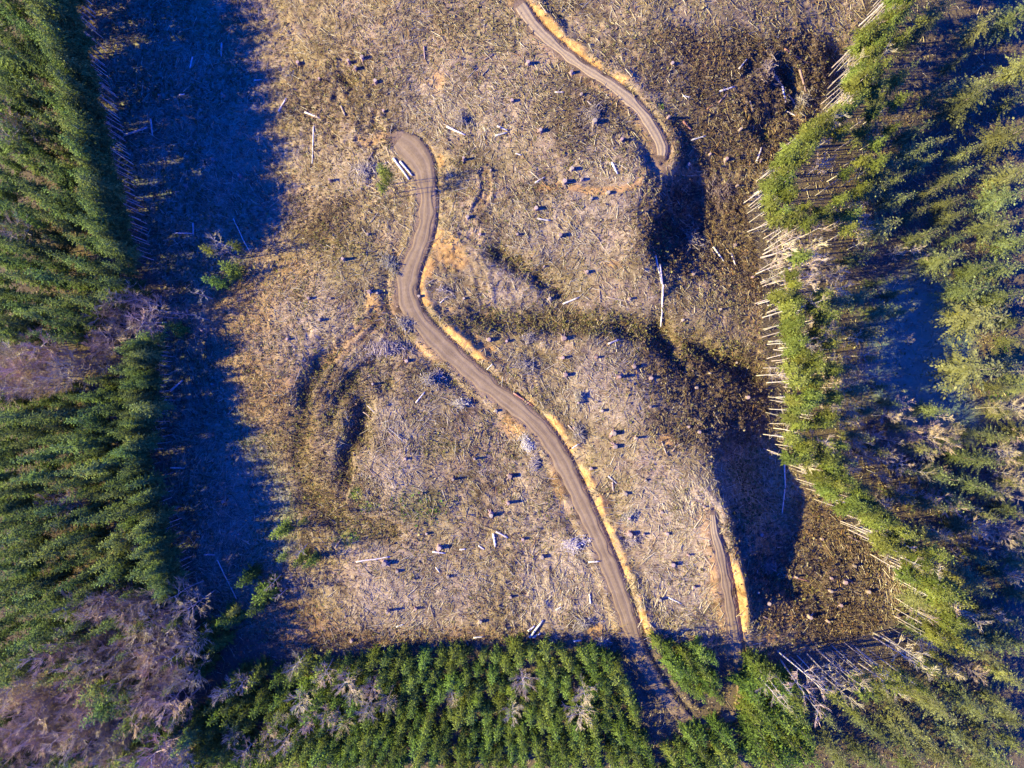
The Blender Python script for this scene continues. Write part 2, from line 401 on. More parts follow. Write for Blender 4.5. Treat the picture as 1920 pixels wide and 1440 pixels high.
def road_material():
    m, nt, bs = new_mat('packed_dirt')
    g = node(nt, 'ShaderNodeNewGeometry').outputs['Position']
    n1 = noise(nt, .3, 5, .6, g); n2 = noise(nt, 1.5, 6, .8, g, .6)
    u = attr(nt, 'across')   # -1..1 across the road
    v = attr(nt, 'along')
    comb = node(nt, 'ShaderNodeCombineXYZ'); nt.links.new(math_(nt, 'MULTIPLY', u, 5.0), comb.inputs[0]); nt.links.new(math_(nt, 'MULTIPLY', v, .06), comb.inputs[1])
    st = noise(nt, 1.6, 4, .65, comb.outputs[0])
    base = ramp(nt, math_(nt, 'ADD', math_(nt, 'MULTIPLY', n1, .5), math_(nt, 'MULTIPLY', n2, .5)), [(.32, (.15, .10, .054)), (.5, (.215, .147, .078)), (.7, (.30, .212, .118))])
    base = mix(nt, ramp(nt, st, [(.48, (0, 0, 0)), (.66, (.35, .35, .35))]), base, (.31, .215, .12))
    base = mix(nt, ramp(nt, st, [(.30, (.4, .4, .4)), (.42, (0, 0, 0))]), base, (.145, .097, .06))
    au = math_(nt, 'ABSOLUTE', u)
    rut = math_(nt, 'SUBTRACT', 1, math_(nt, 'MULTIPLY', math_(nt, 'ABSOLUTE', math_(nt, 'SUBTRACT', au, .42)), 5.5), True)
    base = mix(nt, math_(nt, 'MULTIPLY', rut, .35), base, (.30, .215, .135))
    edge = math_(nt, 'MULTIPLY', math_(nt, 'SUBTRACT', au, .82, True), 3.0, True)
    base = mix(nt, edge, base, (.22, .14, .07))
    base = mix(nt, math_(nt, 'MULTIPLY', attr(nt, 'worn'), ramp(nt, n2, [(.35, (.35, .35, .35)), (.6, (.9, .9, .9))])), base, (.40, .295, .16))
    nt.links.new(base, bs.inputs['Base Color'])
    bump(nt, bs, math_(nt, 'ADD', n2, st), .5, .1)
    return m

def tint_material(name, lo, hi, scale=1.2, translucent=0.0, objvar=.25, spec=.05):
    """colour ramp driven by noise, per-piece tint and a per-object shift"""
    m, nt, bs = new_mat(name); bs.inputs['Specular IOR Level'].default_value = spec
    tc = node(nt, 'ShaderNodeTexCoord').outputs['Object']
    n = noise(nt, scale, 3, .6, tc)
    oi = node(nt, 'ShaderNodeObjectInfo').outputs['Random']; oi2 = node(nt, 'ShaderNodeTexWhiteNoise', noise_dimensions='1D')
    nt.links.new(oi, oi2.inputs['W'])
    c = ramp(nt, n, [(.3, lo), (.7, hi)])
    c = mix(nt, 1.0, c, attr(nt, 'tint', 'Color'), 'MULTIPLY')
    hs = node(nt, 'ShaderNodeHueSaturation'); nt.links.new(c, hs.inputs['Color'])
    nt.links.new(math_(nt, 'ADD', math_(nt, 'MULTIPLY', oi2.outputs['Value'], .05), .473), hs.inputs['Hue'])
    nt.links.new(math_(nt, 'ADD', math_(nt, 'MULTIPLY', oi, 2 * objvar), 1 - objvar), hs.inputs['Value'])
    nt.links.new(hs.outputs['Color'], bs.inputs['Base Color'])
    if translucent:
        out = nt.nodes['Material Output']
        tr = node(nt, 'ShaderNodeBsdfTranslucent'); nt.links.new(hs.outputs['Color'], tr.inputs['Color'])
        ms = node(nt, 'ShaderNodeMixShader'); ms.inputs[0].default_value = translucent
        nt.links.new(bs.outputs[0], ms.inputs[1]); nt.links.new(tr.outputs[0], ms.inputs[2]); nt.links.new(ms.outputs[0], out.inputs['Surface'])
    return m

M_GROUND = ground_material(); M_ROAD = road_material()
M_FIR = tint_material('fir_needles', (.09, .135, .028), (.17, .215, .05), 1.4, .25, .42)
M_EDGE = tint_material('edge_fir_needles', (.11, .13, .022), (.205, .22, .042), 1.4, .25, .34)
M_SPRUCE = tint_material('spruce_needles', (.115, .13, .038), (.20, .205, .066), 1.6, .2, .30)
M_YOUNG = tint_material('young_fir_needles', (.085, .13, .02), (.17, .22, .038), 1.8, .25, .36)
M_BARK = tint_material('conifer_bark', (.30, .25, .20), (.50, .44, .37), 2.5)
M_DBARK = tint_material('dark_bark', (.13, .10, .075), (.24, .19, .15), 2.5)
M_TWIG = tint_material('bare_twigs', (.36, .275, .16), (.56, .445, .27), 1.2, objvar=.32)
M_ABARK = tint_material('alder_bark', (.31, .25, .18), (.54, .46, .35), 2.0, objvar=.35)
M_LOG = tint_material('bleached_log', (.40, .34, .26), (.68, .60, .48), 3.0)
M_LOGB = tint_material('brown_log', (.20, .13, .085), (.40, .29, .21), 3.0)
M_LOGR = tint_material('reddish_log', (.26, .12, .06), (.42, .24, .15), 3.0)
M_CUT = tint_material('cut_wood', (.22, .15, .10), (.46, .35, .26), 9.0)
M_SLASH = tint_material('slash_sticks', (.85, .85, .85), (1, 1, 1), .3, objvar=0)
M_BRUSH = tint_material('brush_leaves', (.85, .85, .85), (1, 1, 1), .3, .15, objvar=0)
M_PILE = tint_material('slash_heap_wood', (.75, .75, .75), (1, 1, 1), 1.5, objvar=.12)

# ---------------------------------------------------------------- ground sheet
def axis(lo, hi, step, far):
    core = np.arange(lo, hi + 1e-6, step)
    out = np.geomspace(2, far - hi, 16)
    return np.concatenate([(lo - out)[::-1], core, hi + out])
ax_ = axis(-146, 146, .42, 3500); ay_ = axis(-112, 112, .42, 3500)
XX, YY = np.meshgrid(ax_, ay_)
G = ground(XX, YY)
PX, PY = G['px'], G['py']
def blob(cx, cy, rx, ry, soft=.45, amp=1.0, ox=0.0):
    d = np.hypot((PX - cx) / rx, (PY - cy) / ry) + .35 * fbm(XX, YY, 9, 3, 60 + ox + cx * .013)
    return amp * sstep(1 + soft, 1 - soft, d)
def blobs(L):
    r = np.zeros_like(PX)
    for b in L: r = np.maximum(r, blob(*b))
    return r
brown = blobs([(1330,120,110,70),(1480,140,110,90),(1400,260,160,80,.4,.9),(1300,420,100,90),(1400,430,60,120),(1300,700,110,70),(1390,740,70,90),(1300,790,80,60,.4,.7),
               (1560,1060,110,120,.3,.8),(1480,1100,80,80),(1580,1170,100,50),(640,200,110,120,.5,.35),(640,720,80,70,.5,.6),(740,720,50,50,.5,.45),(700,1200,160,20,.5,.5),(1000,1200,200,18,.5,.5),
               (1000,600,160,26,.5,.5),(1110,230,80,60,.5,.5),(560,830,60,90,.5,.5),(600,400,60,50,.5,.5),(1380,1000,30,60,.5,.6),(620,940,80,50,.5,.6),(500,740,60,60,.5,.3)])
rust = blobs([(470,600,70,120,.5,.8),(500,760,60,40,.5,.6),(560,1170,80,40,.5,.9),(540,520,40,40,.5,.7),(750,1195,250,18,.5,.55),(1330,110,40,30,.5,.6),(1430,1150,60,60,.5,.5),(1540,1000,60,40,.5,.3),(1440,590,40,60,.5,.55),(1370,540,60,40,.5,.35),(830,100,40,60,.5,.25)])
pale = blobs([(300,250,60,60,.5,.5),(420,320,40,90,.5,.9),(360,130,40,50,.5,.6),(450,250,60,120,.5,.4),(380,800,60,80,.5,.5),(430,960,40,120,.5,.9),(400,1060,40,60,.5,.5),(480,900,50,80,.5,.4),(1290,960,90,70,.5,1),(1270,1100,70,110,.5,.9),(1060,1110,90,90,.5,.8),(760,1110,120,70,.5,.7),(730,890,60,60,.5,.6),(860,200,120,80,.5,.55),(640,300,110,60,.5,.5),(1150,720,90,70,.5,.6),(570,650,90,50,.5,.4),(960,540,80,50,.5,.5),(1060,430,120,60,.5,.5),(1190,340,80,60,.5,.4),(760,800,70,60,.5,.6),(1000,930,60,100,.5,.4),(1120,300,70,50,.5,.5),(560,590,60,60,.5,.4),(690,660,50,40,.5,.6),(1260,150,40,60,.5,.3)])
yellow = np.maximum(G['yellow'], blobs([(840,470,26,30,.4,.8),(858,490,18,16,.4,.7),(826,300,7,14,.4,.8),(700,570,16,20,.4,.6),(800,655,22,16,.4,.55),(960,795,26,26,.4,.7),(1050,880,16,50,.4,.6),(1250,825,14,12,.4,.8),(1115,1180,14,18,.4,.8),(1382,1090,12,42,.3,1),(1390,1170,8,40,.4,.9),(1445,1195,12,8,.4,.9),(1342,1075,12,40,.4,.8),(820,150,14,22,.5,.6),(1150,495,12,8,.5,.7),(1080,95,20,12,.4,.8),(740,470,10,12,.4,.5),(1290,1345,22,12,.4,.8),(1385,1340,12,10,.4,.8)]))
green = blobs([(668,925,14,16,.4,.9),(690,948,24,10,.4,.6),(1240,200,7,8,.4,.8),(790,950,50,30,.5,.3),(650,1010,20,14,.5,.5),(1900,720,40,25,.4,.9),(1890,660,40,25,.4,.8),(1870,745,40,12,.4,.8)])
meadow = blobs([(1722,660,100,150,.3,1),(1770,780,70,60,.4,1),])
forest = 1 - G['clear']
forest = np.clip(forest - meadow - green, 0, 1)
brown = np.maximum(brown, .75 * G['moss'])
for a in (brown, rust, pale): a *= (1 - .9 * forest)
shade_moss = blobs([(320,200,130,190,.3,.9),(360,420,110,130,.3,.9),(350,740,60,110,.3,.9),(420,950,110,190,.3,.9),(430,1130,60,60,.3,.8),(1420,920,70,80,.3,.8)])  # shadowed strip and triangle: mossy tint that takes red out of the shade
shade_moss = shade_moss * (1 - .8 * pale)
moss = np.clip(.85 * G['moss'] + blobs([(1000,605,150,16,.5,.8),(820,835,40,22,.5,.9),(1330,650,80,14,.5,.9),(1140,610,60,20,.5,.8),(900,600,60,16,.5,.8),(760,945,60,30,.5,.5),(640,470,60,50,.5,.5)]), 0, 1)
V = np.stack([XX, YY, G['z']], -1).reshape(-1, 3)
ny, nx = XX.shape
I = np.arange(ny * nx).reshape(ny, nx)
Q = np.stack([I[:-1, :-1], I[:-1, 1:], I[1:, 1:], I[1:, :-1]], -1).reshape(-1, 4)
G['road'] = np.maximum(G['road'], blobs([(1240,298,20,26,.5,.8),(742,575,16,20,.5,.7),(1350,1020,10,22,.5,.7)]))
gm = make_mesh('ground', V, [Q], M_GROUND, True, attrs={k: v.ravel() for k, v in dict(brown=brown, rust=rust, pale=pale, yellow=yellow, green=green, meadow=meadow, shade_moss=shade_moss, forest=forest, moss=moss, orange=G['orange'], road=G['road']).items()})
tag(link('ground', gm), kind='structure')

# fast height sampler on the finished sheet
cx0, cy0 = 16, 16
ncx = len(ax_) - 32; ncy = len(ay_) - 32
ZC = G['z'][cy0:cy0 + ncy, cx0:cx0 + ncx]
def samp(A, x, y):
    u = np.clip((np.asarray(x, float) + 146) / .42, 0, ncx - 1.001); v = np.clip((np.asarray(y, float) + 112) / .42, 0, ncy - 1.001)
    i = u.astype(int); j = v.astype(int); fu = u - i; fv = v - j
    return (A[j, i] * (1 - fu) + A[j, i + 1] * fu) * (1 - fv) + (A[j + 1, i] * (1 - fu) + A[j + 1, i + 1] * fu) * fv
core = lambda A: A[cy0:cy0 + ncy, cx0:cx0 + ncx]
def hz(x, y): return samp(ZC, x, y)
def gp(px, py, dz=0.0): return onground(px, py, hz, dz)

# ---------------------------------------------------------------- roads
def build_road(name, R):
    n = 13
    t = np.gradient(R[:, :2], axis=0); t /= np.linalg.norm(t, axis=1)[:, None]
    nrm = np.column_stack([-t[:, 1], t[:, 0]])
    u = np.linspace(-1, 1, n)
    wv = R[:, 3] / 2
    ez = 1 + .07 * np.sin(np.arange(len(R)) * .9) + .16 * vnoise(np.arange(len(R)) * 1.0, np.zeros(len(R)), 3.0, 5.5) + .1 * vnoise(np.arange(len(R)) * 1.0, np.zeros(len(R)), 12.0, 9.5)
    X = R[:, 0, None] + nrm[:, 0, None] * u * (wv * ez)[:, None]; Y = R[:, 1, None] + nrm[:, 1, None] * u * (wv * ez)[:, None]
    rut = -.09 * np.exp(-((np.abs(u) - .42) / .13) ** 2) + .03 * np.cos(u * 1.5)
    Z = R[:, 2, None] + rut + .03 * vnoise(X, Y, 1.5, 2.2) + .05
    Z[:, 0] -= .16; Z[:, -1] -= .16
    V = np.stack([X, Y, Z], -1).reshape(-1, 3); I = np.arange(len(R) * n).reshape(len(R), n)
    Q = np.stack([I[:-1, :-1], I[1:, :-1], I[1:, 1:], I[:-1, 1:]], -1).reshape(-1, 4)
    me = make_mesh(name, V, [Q[:, ::-1]], M_ROAD, True, attrs={'worn': np.broadcast_to((np.full(len(R), .75 if name == 'upper_dirt_road' else 0.0) + (sstep(16, 4, np.arange(len(R))) * .6 if name == 'spur_dirt_road' else 0))[:, None], X.shape).ravel(), 'across': np.broadcast_to(u, X.shape).ravel(), 'along': np.broadcast_to((np.arange(len(R)) * .8)[:, None], X.shape).ravel()})
    return tag(link(name, me), kind='structure')
build_road('dirt_road', ROADS['main']); build_road('upper_dirt_road', ROADS['upper']); build_road('spur_dirt_road', ROADS['spur'])

# ---------------------------------------------------------------- slash litter and brush (uncountable)
def scatter(n, dens):
    x = rng.uniform(-140, 140, n * 4); y = rng.uniform(-108, 108, n * 4)
    k = rng.random(n * 4) < samp(core(dens), x, y)
    return x[k][:n], y[k][:n]
openg = np.clip(G['clear'] * (1 - G['road'] * 1.2) * (1 - .85 * yellow) * (1 - .6 * G['orange']), 0, 1)
patch = .45 + .55 * sstep(-.25, .35, fbm(XX, YY, 11, 3, 12.))
openg = np.maximum(openg, .25 * (1 - G['clear']))
ds = np.maximum(openg * patch, .75 * shade_moss + .5 * pale * (PX < 520)) * (.5 + .5 * np.maximum(pale, brown * .8))
x, y = scatter(150000, ds); n = len(x)
L = np.clip(rng.lognormal(-.35, .62, n), .25, 3.6); r = np.clip(.02 * L + rng.uniform(.01, .045, n), .018, .085)
flow = fbm(x, y, 14, 2, 31.) * 2.2
a = rng.uniform(0, 2 * PI, n); a = np.where(rng.random(n) < .55, flow + rng.normal(0, .5, n), a)
til = rng.normal(0, .22, n); dx = np.cos(a) * np.cos(til); dy = np.sin(a) * np.cos(til)
p0 = np.stack([x - dx * L / 2, y - dy * L / 2], -1); p1 = np.stack([x + dx * L / 2, y + dy * L / 2], -1)
z0 = hz(p0[:, 0], p0[:, 1]); z1 = hz(p1[:, 0], p1[:, 1]); lift = rng.uniform(.02, .22, n)
A = np.column_stack([p0, z0 + lift + np.maximum(0, np.sin(til)) * L * .4]); B = np.column_stack([p1, z1 + lift + np.maximum(0, -np.sin(til)) * L * .4])
pr = samp(core(pale), x, y); br = samp(core(brown), x, y)
pal = np.array([(.62, .50, .32), (.47, .355, .20), (.31, .215, .115), (.19, .12, .06), (.39, .26, .10), (.38, .175, .07)])
pw = np.column_stack([np.maximum(.25 + .5 * pr - .22 * br, .02), np.maximum(.3 + .3 * pr - .15 * br, .05), .3 + 0 * pr, .22 + .9 * br, .14 + 0 * pr, .04 + .05 * br]); pw /= pw.sum(1)[:, None]
ci = (rng.random(n)[:, None] > np.cumsum(pw, 1)).sum(1).clip(0, 5)
cc = pal[ci] * rng.uniform(.75, 1.2, n)[:, None]
d = B - A; d /= np.linalg.norm(d, axis=1)[:, None]
s1 = np.cross(d, [0, 0, 1.0]); s1 /= np.linalg.norm(s1, axis=1)[:, None]; s2 = np.cross(s1, d)
VV = []
for P, f in ((A, 1.0), (B, .55)):
    for k in range(3):
        th = PI / 2 + k * 2 * PI / 3
        VV.append(P + (r * f)[:, None] * (np.cos(th) * s1 + np.sin(th) * s2))
VV = np.stack(VV, 1).reshape(-1, 3); o = (np.arange(n) * 6)[:, None, None]
Q = (np.array([(0, 1, 4, 3), (1, 2, 5, 4), (2, 0, 3, 5)])[None] + o).reshape(-1, 4)
tag(link('slash_litter', make_mesh('slash_litter', VV, [Q], M_SLASH, False, np.repeat(cc, 6, 0))), 'broken branches and twigs strewn over the logged hillside', 'slash', kind='stuff')

db = np.clip(G['clear'] * (1 - G['road']) * (1 - .9 * yellow), 0, 1) * (.18 + .55 * sstep(-.1, .35, fbm(XX, YY, 8, 3, 71.)) + .8 * brown + .45 * moss + .5 * rust + .5 * green - .25 * pale)
db = np.clip(np.maximum(db, .22 * (1 - G['clear']) * (1 - .7 * meadow)) + .25 * shade_moss, 0, 1)
x, y = scatter(75000, db); n = len(x)
z = hz(x, y); br = samp(core(brown), x, y); ru = samp(core(rust), x, y); mo = samp(core(moss), x, y); gr = samp(core(green), x, y)
hgt = np.clip(rng.lognormal(-1.6, .55, n), .06, .8) * (1 + .8 * br + .4 * mo)
kk = 4
VV = []; CC = []
u = rng.random(n)
colb = np.where((u < .5 + .4 * br)[:, None], np.array((.20, .125, .082)) * (1 - .4 * br)[:, None], np.array((.29, .22, .105)))
colb = np.where((u < .35 * ru)[:, None], np.array((.34, .19, .085)), colb)
colb = np.where((u > 1 - .7 * mo - .16 * (1 - br))[:, None], np.array((.20, .165, .055)), colb)
me_ = samp(core(np.maximum(meadow, shade_moss)), x, y)
colb = np.where((rng.random(n) < .8 * me_)[:, None], np.array((.12, .15, .05)), colb)
colb = np.where((rng.random(n) < gr)[:, None], np.array((.13, .20, .03)), colb)
colb = colb * rng.uniform(.5, 1.5, n)[:, None]
for k in range(kk):
    a = rng.uniform(0, 2 * PI, n); ln = np.clip(rng.lognormal(-1.35, .5, n), .1, .9); wd = ln * rng.uniform(.25, .45, n)
    up = hgt * rng.uniform(.5, 1.2, n)
    ca, sa = np.cos(a), np.sin(a)
    P = np.stack([x, y, z], -1)
    tip = P + np.stack([ca * ln, sa * ln, up * .9], -1); midp = P + np.stack([ca * ln * .5, sa * ln * .5, up], -1)
    s = np.stack([-sa * wd, ca * wd, 0 * wd], -1); s[:, 2] = rng.normal(0, .35, n) * wd
    VV.append(np.stack([P, midp + s, tip, midp - s], 1)); CC.append(np.repeat(colb[:, None], 4, 1))
VV = np.concatenate(VV).reshape(-1, 3); CC = np.concatenate(CC).reshape(-1, 3)
Q = np.arange(len(VV)).reshape(-1, 4)
tag(link('low_brush', make_mesh('low_brush', VV, [Q], M_BRUSH, False, CC)), 'low brush, dead bracken and grass tufts covering the logged slope', 'brush', kind='stuff')

# ---------------------------------------------------------------- tree meshes
def conifer(seed, h, cb, R, whorls, mat, shape=.85, droop=.25, stag=1.0, barkmat=None, dead=0, per=7, blade=.42):
    r_ = np.random.default_rng(seed)
    q = []; cols = []
    for w in range(whorls):
        t = (w + r_.uniform(-.3, .3)) / whorls; t = min(max(t, 0), .985)
        zz = h * (cb + (1 - cb) * t)
        Lr = R * ((1 - t) ** shape) * (1 if t > .12 else .75 + 2 * t) + .18
        nb = per if t < .85 else max(4, per - 2)
        a0 = r_.uniform(0, 2 * PI)
        for b in range(nb):
            if r_.random() < .07: continue
            a = a0 + b * 2 * PI / nb + r_.normal(0, .22)
            L = Lr * r_.uniform(.68, 1.2)
            el = .55 * t - .12 - droop * (1 - t) + r_.normal(0, .08)
            zb = zz + r_.normal(0, .12)
            ns = max(2, int(L / .36))
            ca, sa = math.cos(a), math.sin(a)
            tone = r_.uniform(.72, 1.22)
            for s in range(ns + 1):
                f = (s + .6) / (ns + .8)
                rad = f * L; pz = zb + math.tan(el) * rad - .10 * rad * f
                px_, py_ = ca * rad, sa * rad
                for sd in ((-1, 1) if s < ns else (0,)):
                    bl = max(.22, blade * (1.15 - .75 * f) * min(L, 2.6) * .8) * r_.uniform(.75, 1.25)
                    if sd == 0: bl = .5
                    ba = a + sd * r_.uniform(.6, 1.0)
                    bx, by = math.cos(ba), math.sin(ba)
                    w2 = bl * r_.uniform(.2, .3)
                    tilt = r_.normal(0, .6)
                    dzb = -bl * r_.uniform(.12, .58)
                    mx, my, mz = px_ + bx * bl * .45, py_ + by * bl * .45, pz + dzb * .2
                    q += [(px_, py_, pz), (mx - by * w2, my + bx * w2, mz + tilt * w2), (px_ + bx * bl, py_ + by * bl, pz + dzb), (mx + by * w2, my - bx * w2, mz - tilt * w2)]
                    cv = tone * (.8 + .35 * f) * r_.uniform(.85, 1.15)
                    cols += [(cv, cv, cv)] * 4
    # leader
    for k in range(3):
        a = k * 2.1
        q += [(0, 0, h * .99), (.12 * math.cos(a), .12 * math.sin(a), h + .2), (0, 0, h + .9), (-.1 * math.sin(a), .1 * math.cos(a), h + .2)]
        cols += [(1, 1, 1)] * 4
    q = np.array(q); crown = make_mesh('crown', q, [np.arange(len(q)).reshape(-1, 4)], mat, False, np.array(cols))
    mb = MB(); tr = (.0032 + .0016 * r_.random()) * h + .03
    zs = np.linspace(-.6, h * .9, 7); ben = r_.normal(0, .10, 2)
    pts = [(ben[0] * math.sin(z / h * 3), ben[1] * math.sin(z / h * 2.4), z) for z in zs]
    mb.tube(pts, [max(.03, tr * (1 - max(z, 0) / h) ** .8 * (1.25 if z < .1 else 1)) for z in zs], 6, True)
    for k in range(dead):
        z = h * r_.uniform(.18, cb + .1); a = r_.uniform(0, 2 * PI); l = r_.uniform(.5, 1.6)
        mb.tube([(0, 0, z), (math.cos(a) * l, math.sin(a) * l, z - r_.uniform(0, .4))], [.03, .015], 3, False)
    return crown, mb.mesh('trunk', barkmat or M_BARK)

def alder(seed, h, R, limbs=12, nsub=6, ntw=7, lean=.0):
    r_ = np.random.default_rng(seed)
    tb = MB(); tw = MB()
    zs = np.linspace(-.4, h * .92, 8); b = r_.normal(0, .35, 4)
    cen = lambda z: np.array([b[0] * math.sin(z / h * 2.5) + lean * z, b[1] * math.sin(z / h * 3.1 + b[2]), z])
    tr = .009 * h + .03
    tb.tube([cen(z) for z in zs], [max(.03, tr * (1 - .85 * max(z, 0) / h)) for z in zs], 5)
    TV = []; 
    def stick(p, q_, r0):
        TV.append((p, q_, r0))
    for i in range(limbs):
        t = .38 + .6 * (i + r_.random()) / limbs; p = cen(h * .92 * t); a = i * 2.4 + r_.normal(0, .3)
        L = R * (1.1 - .55 * abs(t - .55) * 2) * r_.uniform(.75, 1.15); el = r_.uniform(.45, 1.0)
        d = np.array([math.cos(a) * math.cos(el), math.sin(a) * math.cos(el), math.sin(el)])
        e = p + d * L; mid = p + d * L * .5 + r_.normal(0, .12, 3)
        tb.tube([p, mid, e], [.065, .045, .02], 4, False)
        for j in range(nsub):
            f = .25 + .75 * (j + r_.random()) / nsub; s0 = p + (e - p) * f
            d2 = d * 1.0 + r_.normal(0, .55, 3); d2[2] = abs(d2[2]) * .8 + .25; d2 /= np.linalg.norm(d2)
            l2 = L * r_.uniform(.3, .55); e2 = s0 + d2 * l2
            stick(s0, e2, .034)
            for k in range(ntw):
                f2 = r_.uniform(.2, 1); s1 = s0 + (e2 - s0) * f2
                ow = s1 - cen(h * .5); ow /= np.linalg.norm(ow) + 1e-6; d3 = d2 * .6 + ow * .8 + r_.normal(0, .32, 3); d3 /= np.linalg.norm(d3)
                stick(s1, s1 + d3 * r_.uniform(.5, 1.3), .024)
    A = np.array([s[0] for s in TV]); B = np.array([s[1] for s in TV]); r0 = np.array([s[2] for s in TV]); n = len(A)
    d = B - A; d /= np.linalg.norm(d, axis=1)[:, None]
    s1 = np.cross(d, [.3, .2, .93]); s1 /= np.linalg.norm(s1, axis=1)[:, None] + 1e-6; s2 = np.cross(s1, d)
    VV = []
    for P, f in ((A, 1.0), (B, .6)):
        for k in range(3):
            th = k * 2 * PI / 3; VV.append(P + (r0 * f)[:, None] * (np.cos(th) * s1 + np.sin(th) * s2))
    VV = np.stack(VV, 1).reshape(-1, 3)
    Q = (np.array([(0, 1, 4, 3), (1, 2, 5, 4), (2, 0, 3, 5)])[None] + (np.arange(n) * 6)[:, None, None]).reshape(-1, 4)
    c = np.repeat(r_.uniform(.75, 1.25, n), 6)[:, None] * np.ones(3)
    return make_mesh('crown', VV, [Q], M_TWIG, False, c), tb.mesh('trunk', M_ABARK)

KINDS = {
 'fir': [conifer(10 + i, 24, .38, 2.85, 14, M_FIR, .95, .28, barkmat=M_DBARK, per=7, blade=.44) for i in range(6)],
 'edge': [conifer(30 + i, 25, .60 + .04 * (i % 4), 2.5, 10, M_EDGE, .75, .22, barkmat=M_ABARK, dead=16, per=6, blade=.5) for i in range(6)],
 'edgeleft': [conifer(40 + i, 25, .46, 2.9, 18, M_FIR, .8, .2, barkmat=M_ABARK, dead=16, per=8, blade=.5) for i in range(5)],
 'spruce': [conifer(50 + i, 24, .20, 4.2, 11, M_SPRUCE, 1.05, .38, barkmat=M_DBARK, per=8, blade=.33) for i in range(6)],
 'young': [conifer(70 + i, 12, .10, 2.5, 10, M_YOUNG, 1.1, .2, barkmat=M_DBARK, per=7, blade=.45) for i in range(6)],
 'pole': [conifer(80 + i, 28, .74, 2.0, 8, M_EDGE, .7, .2, barkmat=M_ABARK, dead=24, per=6) for i in range(4)],
 'thin': [conifer(90 + i, 18, .58, 1.7, 11, M_EDGE, .7, .25, barkmat=M_DBARK, dead=24, per=6) for i in range(4)],
 'alder': [alder(110 + i, 16, 3.7, 14, 7, 9) for i in range(6)],
 'whiptree': [alder(130 + i, 19, 2.3, 9, 5, 6) for i in range(5)],
}
HT = dict(pole=28, fir=24, edge=25, edgeleft=25, spruce=24, young=12, thin=18, alder=16, whiptree=19)
NAME = dict(pole='slender_fir_tree', fir='fir_tree', edge='edge_fir_tree', edgeleft='edge_fir_tree', spruce='spruce_tree', young='young_fir_tree', thin='slender_fir_tree', alder='bare_tree', whiptree='bare_pole_tree')
TREES = []   # records for labelling
def plant(kind, x, y, h, rs=1.0, region='', apx=None, label=None):
    V = KINDS[kind]; cr, tk = V[len(TREES) % len(V)]
    e = bpy.data.objects.new(NAME[kind], None); COL.objects.link(e)
    e.empty_display_size = .5
    z = float(hz(np.array([x]), np.array([y]))[0])
    s = h / HT[kind]
    e.location = (x, y, z); e.rotation_euler = (random.gauss(0, .028), random.gauss(0, .028), random.uniform(0, 2 * PI)); e.scale = (s * rs, s * rs, s)
    link('trunk', tk, e); link('crown', cr, e)
    bp = (960 + x / K * H / (H - z), 720 - y / K * H / (H - z)); zt = z + .8 * h
    tp = (960 + x / K * H / (H - zt), 720 - y / K * H / (H - zt))
    TREES.append(dict(o=e, kind=kind, region=region, px=tp[0], py=tp[1], bx=bp[0], by=bp[1], h=h, label=label))
    return e
TAKEN = []
def at_crown(kind, px, py, h, rs=1.0, region='', f=.75, label=None):
    x, y, z = gp(px, py, f * h)
    TAKEN.append((px, py)); return plant(kind, x, y, h, rs, region, label=label)
def at_base(kind, px, py, h, rs=1.0, region='', label=None):
    x, y, z = gp(px, py); return plant(kind, x, y, h, rs, region, label=label)

def fill(poly, spacing, avoid=(), n=6000, prev=None, seed=1, keep=None):
    r_ = np.random.default_rng(seed)
    P = np.array(poly, float); lo, hi = P.min(0), P.max(0)
    out = []; ex = list(prev or [])
    cx = r_.uniform(lo[0], hi[0], n); cy = r_.uniform(lo[1], hi[1], n)
    ok = in_poly(cx, cy, poly)
    for a in avoid: ok &= (np.hypot((cx - a[0]) / a[2], (cy - a[1]) / a[3]) > 1)
    E = np.array(ex) if ex else np.zeros((0, 2)); S2 = spacing * spacing
    for X, Y in zip(cx[ok], cy[ok]):
        if len(E) and (((E[:, 0] - X) ** 2 + (E[:, 1] - Y) ** 2).min() < S2): continue
        out.append((X, Y)); E = np.vstack([E, [X, Y]])
    return out

def along(poly, step, seed):
    r_ = np.random.default_rng(seed); C = catmull(poly, 1.0)
    d = np.concatenate([[0], np.cumsum(np.hypot(*np.diff(C[:, :2], axis=0).T))]); out = []; s = 0
    while s < d[-1]:
        out.append((np.interp(s, d, C[:, 0]), np.interp(s, d, C[:, 1]))); s += step * r_.uniform(.6, 1.4)
    return out

# --- left forest
ALD_L = [(245,590,52,40),(185,660,30,38),(60,690,75,50),(125,945,36,20),(255,1018,24,10),(185,1135,52,24),(297,1132,66,26),(135,1222,44,16),(207,1207,30,20),(300,1206,64,34),(250,1264,110,30),(80,1325,105,52),(50,1400,90,40),(190,1385,50,34),(300,1430,50,30),(290,1325,46,34),(35,245,14,18),(35,440,24,16)]
LEFT_TOP = [(-40,-110),(112,-110),(122,-20),(130,80),(140,160),(152,240),(168,310),(186,380),(206,440),(225,500),(240,540),(210,545),(170,600),(120,640),(0,640),(-40,640)]
LEFT_MID = [(-40,740),(110,740),(140,700),(200,690),(240,640),(276,640),(266,720),(264,800),(260,860),(235,900),(180,930),(100,960),(-40,960)]
LEFT_LOW = [(-40,950),(100,950),(200,930),(262,890),(280,950),(298,1010),(312,1060),(312,1110),(335,1180),(355,1240),(335,1300),(330,1460),(-40,1460)]
for poly, sd in ((LEFT_TOP, 2), (LEFT_MID, 3), (LEFT_LOW, 4)):
    sp = 24 if sd < 4 else 26
    for px, py in fill(poly, sp, ALD_L, seed=sd):
        h = random.uniform(17, 26) * (.82 if 640 < py < 760 else 1)
        at_crown('fir', px, py, h, random.uniform(.85, 1.25), 'left forest')
